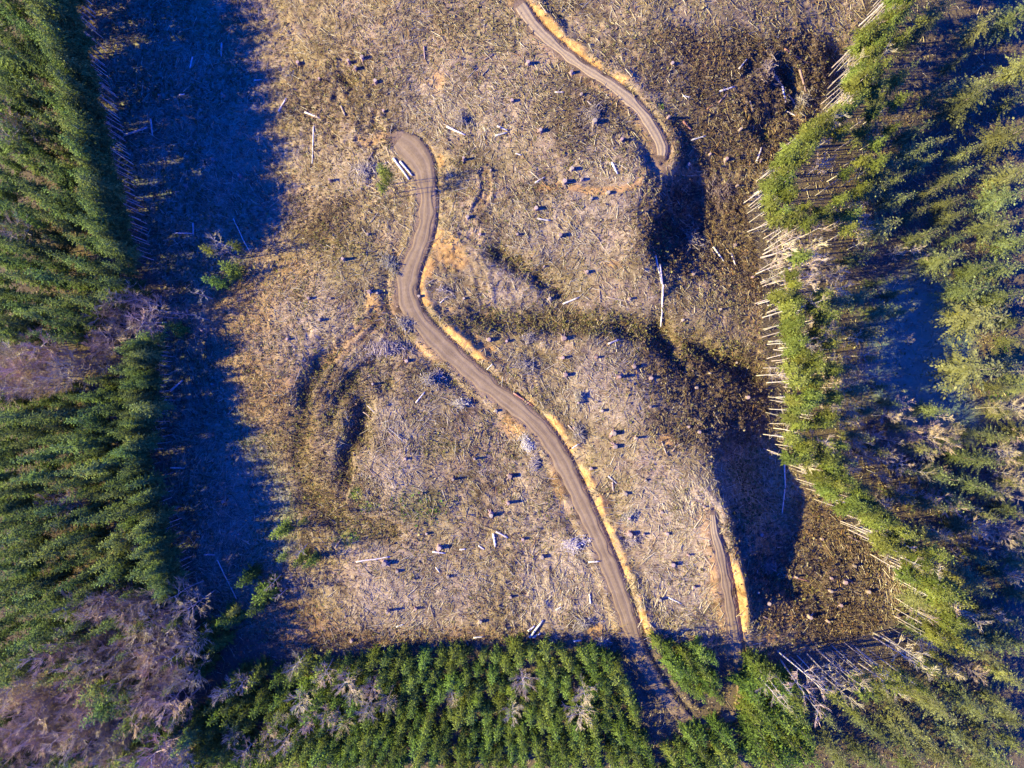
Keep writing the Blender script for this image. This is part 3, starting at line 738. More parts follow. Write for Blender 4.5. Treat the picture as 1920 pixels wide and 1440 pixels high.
LE = [(183,60),(205,140),(228,240),(250,330),(270,410),(284,490)]
for px, py in along([(150,-110),(165,-30)] + LE, 8, 5): at_base('edgeleft', px + random.gauss(0, 4), py, random.uniform(25, 30), random.uniform(.7, .95), 'left edge')
for px, py in along([(132,-110)] + [(a - 17, b) for a, b in LE], 12, 16): at_base('fir', px + random.gauss(0, 4), py, random.uniform(21, 26), random.uniform(.9, 1.15), 'left forest')
for px, py in along([(300,650),(300,760),(298,850),(304,920),(322,990),(344,1055)], 14, 17): at_base('fir', px + random.gauss(0, 4), py, random.uniform(16, 20), random.uniform(.9, 1.15), 'left forest')
for px, py in along([(318,650),(318,760),(316,850)], 10, 6): at_base('edgeleft', px + random.gauss(0, 4), py, random.uniform(20, 24), random.uniform(.75, 1.0), 'left edge')
for px, py in along([(322,920),(340,990),(362,1055),(368,1100)], 12, 7): at_base('edgeleft', px + random.gauss(0, 5), py, random.uniform(20, 25), random.uniform(.7, .95), 'left edge')
for k, (cx, cy, rx, ry) in enumerate(ALD_L):
    poly = [(cx + rx * 1.05 * math.cos(a), cy + ry * 1.05 * math.sin(a)) for a in np.linspace(0, 2 * PI, 14)[:-1]]
    for px, py in fill(poly, 23, seed=20 + k, n=1200): at_crown('alder', px, py, random.uniform(16, 21) if cy > 1100 or cx < 100 else random.uniform(13, 18), random.uniform(.85, 1.1), 'left alders', .7)
# firs scattered among the lower left alders
for px, py, h in [(245,1115,20),(150,1170,22),(112,1180,20),(180,1160,17),(300,1160,16),(285,1185,15),(340,1230,17),(355,1215,16),(60,1250,19),(25,1255,18),(375,1250,15),(350,1275,14),(400,1215,13),(385,1190,13)]:
    at_crown('fir' if h > 17 else 'young', px, py, h, 1.1, 'left alders')

# --- small groups standing in the shaded strip
def hero(kind, px, py, h, rs, label, f=.75): at_crown(kind, px, py, h, rs, 'lone', f, label)
hero('whiptree',405,450,15,1.2,'bare pinkish tree, topmost of the small clump in the shaded left strip')
hero('whiptree',420,470,15,1.0,'bare grey tree just below the clump\'s topmost bare tree in shade')
hero('thin',440,462,17,.9,'small green-topped fir at the right end of the shaded strip\'s clump')
hero('young',415,500,15,.95,'bright bushy fir in the middle of the clump in the shaded strip')
hero('young',390,523,14,.85,'lowest bushy fir of the clump in the shaded strip')
hero('thin',393,468,16,1.0,'fir sunlit on the left side of the clump in the shaded strip')
hero('whiptree',370,552,12,1.1,'bare tan tree alone below the clump in the shaded strip')
hero('whiptree',340,585,12,.9,'bare small tree between the alder patch and the shaded strip')
hero('young',312,612,13,.9,'bright small fir right of the bare alder patch at the left edge')
hero('whiptree',300,590,13,1.0,'bare grey tree at the tip of the alder patch on the left edge')
hero('whiptree',368,595,11,.8,'bare low tree furthest right below the shaded strip\'s clump')
hero('fir',272,630,19,1.2,'broad green fir directly below the grey alder patch on the left edge')
hero('thin',272,548,15,.9,'small pale fir just above the grey alder patch on the left edge')
hero('young',517,1002,13,1.0,'bright fir standing alone at the right end of the lower left shadow')
hero('thin',530,1045,14,.9,'small fir tip below the lone bright fir at the shadow\'s end')
hero('young',552,1055,13,.8,'bushy fir at the left edge of the lit slope, left of a twin')
hero('young',575,1060,12,.8,'bushy fir at the left edge of the lit slope, right of a twin')
hero('thin',570,978,15,.7,'sparse fir tip among bare stems right of the lower left shadow')
hero('whiptree',556,1035,13,.8,'bare stem leaning over the shadow\'s end between small firs')
hero('young',455,1090,14,1.0,'bright fir at the top of the diagonal row across the lower left shadow')
hero('young',485,1120,15,1.2,'largest bright fir of the diagonal row across the lower left shadow')
hero('young',470,1145,13,1.0,'bright fir below the largest one in the lower left diagonal row')
hero('thin',437,1145,14,1.0,'fir in the middle of the diagonal row across the lower left shadow')
hero('young',415,1165,13,1.1,'yellow-green fir near the foot of the lower left diagonal row')
hero('young',430,1175,12,.9,'small yellow-green fir lowest in the lower left diagonal row')
hero('young',365,1225,14,1.0,'dull green fir left of the foot of the diagonal row')
hero('whiptree',505,1095,12,1.0,'bare grey tree right of the bright diagonal row in lower left')
hero('whiptree',520,1120,11,.8,'bare small tree furthest right of the lower left diagonal row')
for i, (px, py, h) in enumerate([(716,318,16.5),(724,338,15.5),(714,350,14.5),(728,326,15)]):
    hero('thin', px, py, h, [1.0, 1.05, .95, .8][i], ['tallest of four slender firs beside the road turnaround','bushiest of four slender firs beside the road turnaround','lowest of four slender firs beside the road turnaround','slender fir nearest the white logs beside the road turnaround'][i])

# --- bottom plantation
ALD_B = [(573,1336,54,20),(690,1305,40,30),(441,1290,20,18),(958,1322,14,16),(1082,1288,18,14),(1072,1328,13,14),(858,1303,14,10),(987,1278,11,8),(550,1245,24,14),(615,1270,30,16),(640,1340,26,18),(480,1390,60,26)]
BOT = [(400,1300),(440,1265),(520,1262),(600,1252),(680,1242),(760,1236),(830,1228),(900,1226),(960,1222),(1010,1212),(1060,1228),(1130,1226),(1160,1238),(1178,1290),(1192,1330),(1205,1370),(1235,1460),(330,1460),(350,1360)]
for px, py in fill(BOT, 20, [(a, b, c * .55, d * .55) for a, b, c, d in ALD_B], seed=11):
    h = random.uniform(8.5, 12.5) if px > 600 else random.uniform(10, 14)
    at_crown('young', px, py + 4, h, random.uniform(.9, 1.3), 'bottom plantation')
for k, (cx, cy, rx, ry) in enumerate(ALD_B):
    poly = [(cx + rx * 1.05 * math.cos(a), cy + ry * 1.05 * math.sin(a)) for a in np.linspace(0, 2 * PI, 14)[:-1]]
    for px, py in fill(poly, 36, seed=120 + k, n=500): at_crown('alder', px, py, random.uniform(10, 14), random.uniform(1.0, 1.3), 'bottom alders', .7)
hero('young',770,1290,14,.9,'pale grey-green fir beside a dark leaning pole in the bottom plantation')
BETW = [(1238,1214),(1275,1222),(1310,1228),(1340,1236),(1350,1245),(1354,1300),(1350,1322),(1330,1322),(1295,1298),(1262,1262)]
for px, py in fill(BETW, 20, seed=12): at_crown('young', px, py, random.uniform(10, 13), random.uniform(.9, 1.2), 'between roads')
RB = [(1420,1252),(1438,1258),(1465,1275),(1500,1290),(1515,1350),(1540,1440),(1480,1460),(1420,1440),(1418,1380)]
for px, py in fill(RB, 22, seed=13): at_crown('young', px, py, random.uniform(13, 17), random.uniform(.9, 1.25), 'right of spur')
for px, py in fill([(1290,1395),(1370,1375),(1400,1470),(1250,1480),(1250,1430)], 24, seed=14): at_crown('young', px, py, random.uniform(10, 13), 1.1, 'between roads')

# --- right forest
RE = [(1598,88),(1563,137),(1545,190),(1522,245),(1480,285),(1450,308),(1412,355),(1397,395),(1412,425),(1426,460),(1430,500),(1432,560),(1428,605),(1438,670),(1440,740),(1440,790),(1450,835),(1475,868),(1502,892),(1530,925),(1572,948),(1590,985),(1640,1020),(1664,1058),(1690,1100),(1692,1150)]
for px, py in along([(1650,-30)] + RE, 8.0, 8):
    k = 'whiptree' if 455 < py < 545 and random.random() < .8 or random.random() < .06 else 'edge'
    at_base(k, px + random.gauss(4, 9), py + random.gauss(0, 7), random.uniform(21, 28) if k == 'edge' else random.uniform(18, 23), random.uniform(.75, 1.05), 'right edge')
sh = [(px + 38 * (px - 960) / math.hypot(px - 960, py - 720), py + 38 * (py - 720) / math.hypot(px - 960, py - 720)) for px, py in RE]
for px, py in along([(1690,-30)] + sh, 19, 9):
    k = 'whiptree' if 455 < py < 560 and random.random() < .75 or random.random() < .15 else 'edge'
    at_base(k, px + random.gauss(0, 9), py + random.gauss(0, 4), random.uniform(21, 27), random.uniform(.8, 1.1), 'right second row')
BR = [(1690,1160),(1650,1180),(1600,1200),(1540,1212),(1490,1230),(1440,1242),(1408,1246)]
for px, py in along(BR, 11, 10):
    at_base(random.choice(['pole', 'pole', 'whiptree']), px + random.gauss(0, 6), py + random.gauss(4, 8), random.uniform(23, 29), random.uniform(.7, .95), 'lower right poles')
for px, py in along([(1660,1230),(1610,1240),(1560,1250),(1520,1262)], 15, 15):
    at_base(random.choice(['pole', 'whiptree', 'pole']), px + random.gauss(0, 8), py + random.gauss(0, 8), random.uniform(19, 24), random.uniform(.8, 1.05), 'lower right poles')
SPR = [(1815,190,50),(1832,165,38),(1710,250,28),(1713,282,30),(1750,267,18),(1737,307,20),(1807,290,25),(1800,327,25),(1773,340,16),(1653,318,34),(1668,345,28),(1630,362,30),(1677,372,28),(1743,360,22),(1777,382,27),(1783,410,27),(1717,403,20),(1653,425,35),(1727,447,28),(1790,447,18),(1770,492,38),(1893,253,45),(1897,327,40),(1880,372,40),(1867,422,38),(1900,455,35),(1833,507,35),(1884,505,30),
 (1613,560,27),(1677,553,17),(1657,583,27),(1647,530,18),(1690,587,15),(1813,547,40),(1840,590,58),(1876,560,40),(1583,617,20),(1632,673,16),(1823,697,60),(1627,770,18),(1673,753,17),(1750,770,26),(1653,727,14),(1558,743,12),(1690,800,18),(1803,857,26),(1842,862,35),(1818,905,32),(1846,920,26),(1693,877,16),(1623,917,20),
 (1813,1085,38),(1830,1106,28),(1800,1187,46),(1827,1215,38),(1893,1163,25),(1878,1206,32),(1908,1208,26),(1767,1107,30),(1740,1080,25),(1723,1293,30),(1693,1277,25),(1667,1300,20),(1760,1330,38),(1807,1310,32),(1832,1332,32),(1873,1317,32),(1897,1270,30),(1617,1350,22),(1693,1340,20),(1753,1257,25),(1787,1253,18),(1896,190,24),(1930,120,40),(1905,130,20),(1790,118,18),(1660,180,26),(1690,140,24),(1760,1170,26),(1735,1190,24),(1900,1350,30),(1830,1400,36),(1700,1400,30),(1760,1420,30),(1620,1420,28),(1880,1430,34),(1560,1400,26),(1590,1440,24),(1650,1440,26),(1680,1370,24),(1730,1380,26),(1790,1380,28),(1850,1370,24),(1800,1440,30),(1910,1400,28),(1860,1450,28),(1720,1450,26),(1550,1345,20),(1650,1380,22),(1720,60,26),(1760,20,34),(1840,50,34),(1900,30,40),(1700,15,26),(1895,600,26),(1895,640,18)]
for px, py, r in SPR:
    h = min(24, 8.5 + r * .3) if px > 1760 else min(24, 12.5 + r * .23)
    at_crown('spruce', px, py, h, r * K * 1.12 / (4.2 * h / 24), 'right spruces', .55)
RFILL = [(1560,560),(1600,540),(1640,600),(1640,700),(1660,830),(1760,830),(1800,800),(1890,640),(1930,640),(1930,1240),(1760,1240),(1700,1050),(1620,930),(1570,840)]
for px, py in fill(RFILL, 44, [(1722,668,95,150),(1780,760,65,60),(1880,1010,40,50),(1700,960,30,20)], prev=[p[:2] for p in SPR], seed=41):
    r = random.uniform(18, 30); h = random.uniform(13, 18) if px > 1760 else random.uniform(17, 21)
    at_crown('spruce', px, py, h, 1.0 if h < 0 else r * K * 1.22 / (4.2 * h / 24), 'right spruces', .55)
for px, py in fill([(1640,90),(1920,90),(1920,520),(1600,520),(1600,420),(1565,380),(1620,260)], 60, prev=[p[:2] for p in SPR], seed=43):
    r = random.uniform(15, 26); h = random.uniform(12, 17) if px > 1760 else random.uniform(17, 22)
    at_crown('spruce', px, py, h, r * K * 1.22 / (4.2 * h / 24), 'right spruces', .55)
ALD_R = [(1860,1010,30,40),(1800,1040,26,14),(1905,1050,26,30),(1850,1150,22,14),(1780,1140,20,14),(1510,500,40,34),(1560,520,26,30),(1530,622,34,16),(1590,680,34,60),(1560,700,22,50),(1640,700,22,26),(1570,765,26,22),(1600,780,22,20),(1690,772,32,20),(1750,800,40,22),(1640,828,46,26),(1720,830,32,24),(1770,815,26,20),(1660,870,38,20),(1740,890,30,18),(1740,925,50,20),(1800,955,40,16),(1795,1000,34,14),(1600,850,26,22),(1890,765,34,16),(1895,830,36,22),(1895,880,30,26),(1905,920,30,26),(1905,990,26,26),(1880,990,20,20),(1640,300,14,10),(1630,250,24,14),(1540,300,16,12),(1590,400,26,26),(1610,440,22,20),(1700,470,24,14),(1730,480,20,12),(1905,690,18,14),(1540,860,18,16),(1580,890,24,14),(1640,950,22,12),(1740,1215,16,14),(1810,1258,22,14),(1905,560,22,12),(1700,640,10,8)]
for k, (cx, cy, rx, ry) in enumerate(ALD_R):
    poly = [(cx + rx * math.cos(a), cy + ry * math.sin(a)) for a in np.linspace(0, 2 * PI, 14)[:-1]]
    for px, py in fill([p for p in poly], 29 if cx > 1640 else 27, seed=220 + k, n=400): at_crown(random.choice(['alder', 'alder', 'alder', 'whiptree']), px, py, random.uniform(9, 14), random.uniform(.8, 1.05), 'right alders', .7)
# understory green behind the right edge
for px, py in fill([(1650,90),(1690,80),(1690,220),(1650,300),(1610,380),(1600,460),(1560,450),(1550,400),(1590,310),(1630,210)], 34, seed=31): at_crown('edge', px, py, random.uniform(19, 25), random.uniform(.9, 1.2), 'right second row')
for px, py in fill([(1530,560),(1565,570),(1570,660),(1560,760),(1580,860),(1640,930),(1700,1010),(1740,1080),(1810,1170),(1780,1185),(1715,1070),(1625,955),(1565,880),(1530,800),(1525,700)], 32, seed=32): at_crown('edge', px, py, random.uniform(20, 25), random.uniform(.9, 1.2), 'right second row')
FIRS = sorted([t for t in TREES if t['kind'] == 'fir'], key=lambda t: (-5 < t['px'] < 1925 and -5 < t['py'] < 1445, t['h'] * t['o'].scale[0] / t['o'].scale[2]), reverse=True)
rest = FIRS[285:]
if rest:
    bpy.context.view_layer.update(); VV = []; QQ = []; CC = []; nn = 0
    for t in rest:
        e = t['o']; M = np.array(e.matrix_world)
        for ch in list(e.children):
            if ch.name.startswith('crown') or ch.name.startswith('trunk'):
                me = ch.data; v = np.empty(len(me.vertices) * 3, np.float32); me.vertices.foreach_get('co', v); v = v.reshape(-1, 3) @ M[:3, :3].T + M[:3, 3]
                if ch.name.startswith('trunk'):
                    bpy.data.objects.remove(ch); continue
                c = np.empty(len(me.vertices) * 4, np.float32); me.attributes['tint'].data.foreach_get('color', c)
                VV.append(v); CC.append(c.reshape(-1, 4)[:, :3] * random.uniform(.65, 1.35)); QQ.append(np.arange(len(v)).reshape(-1, 4) + nn); nn += len(v)
                bpy.data.objects.remove(ch)
        bpy.data.objects.remove(e)
    tag(link('fir_stand', make_mesh('fir_stand', np.concatenate(VV), [np.concatenate(QQ)], M_FIR, False, np.concatenate(CC))), 'close-packed smaller firs filling the left forest between the taller ones', 'fir trees', kind='stuff')
    gone = {id(t) for t in rest}; TREES = [t for t in TREES if id(t) not in gone]
from collections import Counter; print(Counter(NAME[t['kind']] for t in TREES))
print('TREES', len(TREES), {k: sum(t['kind'] == k for t in TREES) for k in KINDS})

# ---------------------------------------------------------------- logs
LOGS = [  # x1 y1 x2 y2 (photo px), radius m, material, optional own label
 (795,87,797,112,.22,'b'),(838,238,873,253,.28,'w'),(932,237,952,245,.26,'w'),(928,255,950,249,.26,'w'),(738,297,768,337,.34,'w'),(750,303,773,330,.30,'w'),(1147,305,1158,327,.3,'w'),(1003,343,1022,332,.2,'w'),
 (1007,410,1032,414,.22,'w'),(967,288,977,291,.2,'w'),(1107,432,1125,452,.22,'b'),(907,113,927,102,.2,'b'),(903,142,918,128,.18,'b'),(640,200,648,218,.3,'b'),(1040,173,1057,173,.16,'w'),
 (1228,480,1240,533,.3,'w'),(1237,497,1242,533,.26,'w'),(1242,535,1236,613,.26,'w'),(1055,570,1085,558,.24,'w'),(1137,557,1180,566,.2,'b'),(1140,645,1160,637,.26,'w'),(1123,537,1126,568,.18,'b'),(913,693,923,683,.15,'w'),(963,737,1000,763,.22,'r'),(1073,840,1085,832,.18,'w'),(1140,892,1157,907,.22,'w'),(1148,903,1150,920,.26,'b'),(825,568,840,555,.16,'w'),(1240,827,1250,853,.2,'b'),(1260,847,1273,827,.18,'b'),(780,755,797,735,.2,'w'),(1065,797,1097,833,.2,'b'),(690,760,757,827,.12,'w'),(683,772,750,827,.12,'b'),(663,848,707,893,.12,'b'),
 (930,996,953,1008,.3,'w'),(925,1000,929,1025,.32,'w'),(811,1034,835,1037,.26,'w'),(668,1053,732,1043,.22,'w'),(862,1030,873,1029,.22,'w'),(897,1023,908,1030,.22,'w'),(817,1063,825,1074,.2,'w'),(743,1175,757,1170,.2,'w'),(807,1137,813,1157,.2,'b'),(888,1195,907,1193,.24,'w'),(993,1195,1018,1162,.36,'w'),(990,1183,1002,1173,.3,'w'),(998,1195,1013,1187,.28,'w'),(1075,1202,1090,1200,.3,'w'),(1103,1053,1123,1052,.22,'w'),(1105,1113,1107,1132,.22,'w'),(1042,1143,1053,1137,.2,'w'),(1103,1158,1113,1166,.26,'w'),(1253,1120,1277,1132,.2,'w'),(1217,1167,1237,1190,.2,'b'),
 (1442,132,1465,163,.42,'b'),(1465,163,1472,193,.32,'w'),(1498,130,1510,173,.34,'b'),(1470,93,1517,123,.28,'r'),(1477,177,1495,203,.26,'b'),(1472,208,1492,218,.22,'w'),(1348,172,1377,163,.28,'w'),(1347,193,1362,177,.2,'b'),(1280,228,1297,245,.32,'r'),(1295,263,1323,255,.22,'w'),(1418,303,1427,277,.3,'w'),(1513,245,1557,217,.36,'w'),(1300,448,1323,463,.26,'w'),(1337,463,1357,490,.26,'w'),(1370,475,1378,497,.24,'w'),(1280,180,1293,183,.2,'w'),(1430,523,1437,538,.2,'b'),(1470,863,1471,915,.22,'w'),(1471,917,1467,962,.18,'w'),
 (235,255,277,240,.34,'w'),(283,223,287,255,.26,'w'),(357,128,362,107,.24,'w'),(337,178,347,177,.22,'w'),(523,210,538,185,.26,'w'),(572,211,600,222,.26,'w'),(588,237,585,307,.2,'w'),(417,82,416,107,.24,'w'),(362,418,363,440,.22,'w'),(328,437,362,438,.2,'w'),(438,410,468,472,.16,'w'),(477,151,491,150,.2,'w'),(320,877,347,877,.24,'w'),(320,733,343,713,.3,'w'),(383,1040,403,1040,.22,'w'),(408,1050,443,1123,.16,'w'),(700,285,690,300,.2,'b'),(1333,465,1341,480,.2,'b'),(1585,1085,1600,1092,.25,'b'),(1590,1005,1614,1017,.25,'b'),(1468,1077,1517,1090,.2,'r'),(1430,1155,1450,1165,.2,'b'),(640,1010,628,1028,.2,'b'),(1385,130,1400,112,.24,'w'),(1405,190,1412,210,.24,'b'),(1325,205,1338,196,.2,'r'),
]
def log_mesh(L, r, seed):
    r_ = np.random.default_rng(seed); n = max(4, int(L / 1.2))
    xs = np.linspace(-L / 2, L / 2, n + 1); pts = np.column_stack([xs, np.cumsum(r_.normal(0, .035, n + 1)) * L * .12, r_.normal(0, .02, n + 1)])
    mb = MB(); rad = np.linspace(r, r * .68, n + 1) * r_.uniform(.93, 1.07, n + 1)
    mb.tube(pts, rad, 9, True, (1, 1, 1), .035)
    for k in range(int(r_.integers(2, 5))):
        i = int(r_.integers(1, n)); a = r_.uniform(.2, PI - .2); l = r_.uniform(.25, .7)
        mb.tube([pts[i], pts[i] + np.array([.15, math.cos(a) * (r + l * .6), math.sin(a) * (r + l * .6)])], [r * .24, r * .12], 4, True)
    return mb
LM = [("road turnaround",768,285),("road junction",742,575),("middle bend of the main road",900,712),("lower main road",1125,1030),("main road's forest entrance",1200,1225),("upper road",1120,142),("upper road's end",1238,292),("short spur road",1368,1110),("orange skid trail",1110,357),("slender fir clump",722,340),("big slash heap by the junction",720,652),("white slash heap by the road",1100,1020),("triangular blue shadow",1420,925),("bottom tree line",850,1215),("ragged end of the left shadow",530,300),("upper left shaded strip",330,280),("middle left shaded strip",360,780),("lower left shaded strip",400,1020),("right forest edge",1435,640),("dark gully",1300,400),("mossy draw",1010,605),("bright green patch",668,925),("top edge of the photo",850,90),("upper right forest corner",1500,170),("brown lower right hollow",1560,1090),("stair of small shadows below the green patch",700,1000),("yellow road cut",812,480),("diagonal skid track",600,675),("bright straw slope beside the spur",1270,1000)]
def place_words(px, py):
    best = min(LM, key=lambda l: math.hypot(px - l[1], py - l[2])); dx, dy = px - best[1], py - best[2]
    if math.hypot(dx, dy) < 26: w = 'close by'
    elif abs(dx) > 1.8 * abs(dy): w = 'right of' if dx > 0 else 'left of'
    elif abs(dy) > 1.8 * abs(dx): w = 'below' if dy > 0 else 'above'
    else: w = ('lower ' if dy > 0 else 'upper ') + ('right of' if dx > 0 else 'left of')
    if w.startswith(('lower', 'upper')): w = ('below and ' if dy > 0 else 'above and ') + ('right of' if dx > 0 else 'left of')
    return w + ' the ' + best[0], math.hypot(dx, dy)
ORD = ['nearest', 'second nearest', 'third nearest', 'fourth nearest', 'fifth nearest', 'sixth nearest', 'seventh nearest', 'eighth nearest', 'ninth nearest', 'tenth nearest', 'eleventh nearest', 'twelfth nearest']
NUM = ['', 'one', 'two', 'three', 'four', 'five', 'six', 'seven', 'eight', 'nine', 'ten', 'eleven', 'twelve', 'thirteen', 'fourteen', 'fifteen', 'sixteen']
def label_set(recs, cat, group):
    """recs: (object, description, px, py); looks first, then the landmark, then distance from it"""
    D = {}
    for o, d, px, py in recs:
        w, dist = place_words(px, py); D.setdefault((d, w), []).append((dist, o))
    for (d, w), L in D.items():
        L.sort(key=lambda t: t[0])
        for i, (dist, o) in enumerate(L):
            t = f'{d} {w}' + (f', {ORD[min(i, 11)]} of {NUM[len(L)]}' if len(L) > 1 else '')
            while len(t.split()) > 16: t = t.replace('the ', '', 1) if 'the ' in t else t.rsplit(' of ', 1)[0]
            tag(o, t, cat, group)
rec = []
for i, Lg in enumerate(LOGS):
    x1, y1, x2, y2, r, mt = Lg[:6]
    a = np.array(gp(x1, y1)); b = np.array(gp(x2, y2)); d = b - a; L = np.linalg.norm(d)
    o = link('log', log_mesh(L, r, 300 + i).mesh('log', dict(w=M_LOG, b=M_LOGB, r=M_LOGR)[mt], True))
    mid = (a + b) / 2; zm = float(hz(np.array([mid[0]]), np.array([mid[1]]))[0]); up = max(0, zm - mid[2]) * .8
    o.location = (mid[0], mid[1], mid[2] + r * .75 + up)
    o.rotation_euler = (0, -math.asin(d[2] / L), math.atan2(d[1], d[0]))
    ln = 'long' if L > 6.5 else 'short' if L < 3.2 else ''
    th = 'thick' if r >= .3 else 'thin' if r <= .18 else ''
    tone = dict(w='bleached', b='brownish', r='reddish')[mt]
    ang = abs(math.degrees(math.atan2(d[1], d[0]))) % 180
    lie = 'lying level' if ang < 25 or ang > 155 else 'lying upright' if 65 < ang < 115 else 'lying aslant'
    desc = ' '.join(w for w in (ln, th, tone, 'log', lie) if w)
    rec.append((o, desc, (x1 + x2) / 2, (y1 + y2) / 2))
label_set(rec, 'log', 'logs left lying on the clearcut')

# ---------------------------------------------------------------- stumps
STUMPS = [(1055,671),(1060,703),(1057,635),(1160,707),(1188,688),(1220,709),(1118,670),(1128,770),(1150,812),(1192,821),(1078,803),(1172,925),(1218,763),(1108,878),(956,892),(850,898),(763,677),(693,547),(708,550),(786,556),(917,637),(1083,755),(1153,837),
 (1013,246),(1165,263),(1005,392),(1050,442),(1252,222),(1071,137),(1140,362),(1108,373),(877,408),(668,130),(655,118),(680,110),(705,155),(1090,337),(1072,318),(1058,342),(645,487),(1090,178),(1114,230),
 (540,636),(1016,1043),(824,1026),(728,1144),(901,1164),(745,1070),(957,1118),(780,1140),(722,1055),(953,942),(921,965),(1180,1000),(1206,1001),(1236,1123),(1260,1057),(1178,970),
 (1557,1083),(1582,1090),(1556,1107),(1574,1133),(1516,1155),(1550,1163),(1676,1083),(1626,1108),(1682,1155),(1425,1001),
 (1360,300),(1386,245),(1299,515),(1377,460),(1426,300),(1305,727),(1400,745),(1330,700),(1290,800),(1310,810),(648,1155),(660,1200),(840,1080),(700,720),(980,1010),(1030,560),(950,640),(870,560),(930,770),(890,860),(760,860),(800,1000),(620,560),(580,560),(600,600),(870,300),(960,190),(990,120),(920,320),(1180,560),(1100,510),(1020,500),(970,440),(900,440),(720,210),(600,150),(560,120),(620,340),(690,440),(1240,960),(1210,900),(1320,950),(1250,1000),(1290,1040),(1300,1100),(1440,1130),(1420,1110),(1600,1060),(1540,1010),(1490,1080),(1380,680),(1280,600),(1350,580),(1410,520),(1340,360),(1380,350),(1260,120),(1290,310),(1330,290),(400,300),(350,350),(420,180),(300,180),(450,330),(380,620),(400,720),(420,940),(450,1000)]
def stump(seed, r, h):
    r_ = np.random.default_rng(seed); n = 14; th = np.arange(n) * 2 * PI / n
    ph = r_.uniform(0, 2 * PI, 3); fl = 1 + .16 * np.sin(3 * th + ph[0]) + .12 * np.sin(5 * th + ph[1])
    rows = []
    for z, s, k in ((-.5, 1.9, 1.6), (-.05, 1.55, 1.3), (.18 * h, 1.18, .8), (.5 * h, 1.04, .4), (h, .98, .3)):
        rr = r * s * (1 + (fl - 1) * k); rows.append(np.column_stack([rr * np.cos(th), rr * np.sin(th), np.full(n, z)]))
    V = np.concatenate(rows); Q = [(i * n + j, i * n + (j + 1) % n, (i + 1) * n + (j + 1) % n, (i + 1) * n + j) for i in range(4) for j in range(n)]
    mb = MB(); mb.add(V, Q)
    for k in range(4):
        a = r_.uniform(0, 2 * PI); l = r * r_.uniform(2, 3.2)
        mb.tube([(math.cos(a) * r, math.sin(a) * r, .15 * h), (math.cos(a) * (r + l * .5), math.sin(a) * (r + l * .5), .03), (math.cos(a + .2) * (r + l), math.sin(a + .2) * (r + l), -.25)], [r * .33, r * .22, r * .08], 5, False)
    top = rows[-1] * [.97, .97, 1]; top[:, 2] = h + .004; sl = r_.normal(0, .05, 2)
    cb = MB(); T = np.concatenate([top, [[0, 0, h + .03]]]); cb.add(T, None, [(n, j, (j + 1) % n) for j in range(n)])
    lo = rows[-1].copy(); cb.add(np.concatenate([top, lo * [.97, .97, 1]]), [(j, (j + 1) % n, n + (j + 1) % n, n + j) for j in range(n)])
    return mb.mesh('stump', M_LOGB, True), cb.mesh('cut_face', M_CUT)
SM = [stump(500 + i, .30 + .07 * (i % 3), .95 + .2 * (i % 4)) for i in range(6)]
rec = []
for i, (px, py) in enumerate(STUMPS):
    x, y, z = gp(px, py); k = i % 6; s = random.uniform(.8, 1.25) * (1.15 if i < 68 else .9)
    o = link('tree_stump', SM[k][0]); o.location = (x, y, z - .02); o.rotation_euler = (0, 0, random.uniform(0, 6.28)); o.scale = (s, s, s * random.uniform(.85, 1.2))
    link('cut_face', SM[k][1], o)
    rec.append((o, ('big ' if s > 1.15 else 'small ' if s < .85 else '') + 'cut stump', px, py))
label_set(rec, 'stump', 'stumps left on the clearcut')

# ---------------------------------------------------------------- slash heaps
HEAPS = [ # px py rx ry height m tone(0 white..1 brown) n label
 (682,322,38,30,1.3,.25,420,'pale fan-shaped slash heap left of the slender firs and turnaround'),
 (722,655,42,26,1.8,.3,520,'large grey slash heap below the road junction'),
 (805,712,20,22,1.6,.35,240,'grey slash heap with dark shadow left of the main road'),
 (985,685,34,30,1.2,.45,360,'spread purplish-grey slash heap right of the main road'),
 (988,832,17,16,1.3,.05,320,'bright white slash heap touching the main road\'s left side'),
 (1002,866,14,26,1.0,.2,220,'grey slash heap just below the bright white one beside the road'),
 (1074,1020,30,16,1.3,.05,420,'bright white slash heap left of the lower main road'),
 (1094,1168,22,18,1.6,.4,260,'dark-shadowed slash heap left of the road near the bottom trees'),
 (1128,1203,14,12,1.2,.3,160,'small slash heap at the bottom tree line beside the road'),
 (732,495,20,26,1.4,.35,260,'grey slash heap left of the main road above the junction'),
 (830,545,26,18,1.0,.5,220,'brown slash heap inside the curve right of the junction'),
 (865,225,24,18,1.2,.5,220,'dark slash heap with a white log below it near the top'),
 (1112,215,36,34,1.3,.6,380,'wide brown slash heap left of the upper road'),
 (862,756,20,12,.9,.2,160,'low pale slash heap left of the middle of the main road'),
 (822,702,14,20,.9,.35,150,'thin stacked slash heap nearest the main road\'s left edge'),
 (755,606,28,18,.8,.4,240,'fan of branches lying just below the road junction'),
 (1085,745,12,18,1.6,.55,140,'dark heap of branches in the middle right of the main road'),
 (1085,812,16,18,1.3,.5,160,'dark heap of branches halfway between main road and straw slope'),
 (1180,968,20,14,1.2,.3,180,'grey heap of branches right of the lower main road'),
 (1185,1010,20,18,1.1,.3,170,'lower grey heap of branches right of the lower main road'),
 (990,635,14,20,1.0,.5,120,'small brown heap of branches just below the mossy draw'),
 (1440,1060,26,26,1.3,.7,220,'dark brown heap of branches below the triangular blue shadow'),
 (1345,360,40,40,1.5,.8,420,'dark tangle of branches filling the top of the gully'),
 (1300,450,36,36,1.5,.8,360,'dark tangle of branches lower in the gully'),
 (1440,130,34,30,1.6,.7,320,'brown tangle of roots and branches in the upper right corner'),
 (1500,190,40,30,1.5,.75,320,'dark tangle of branches beside the upper right trees'),
]
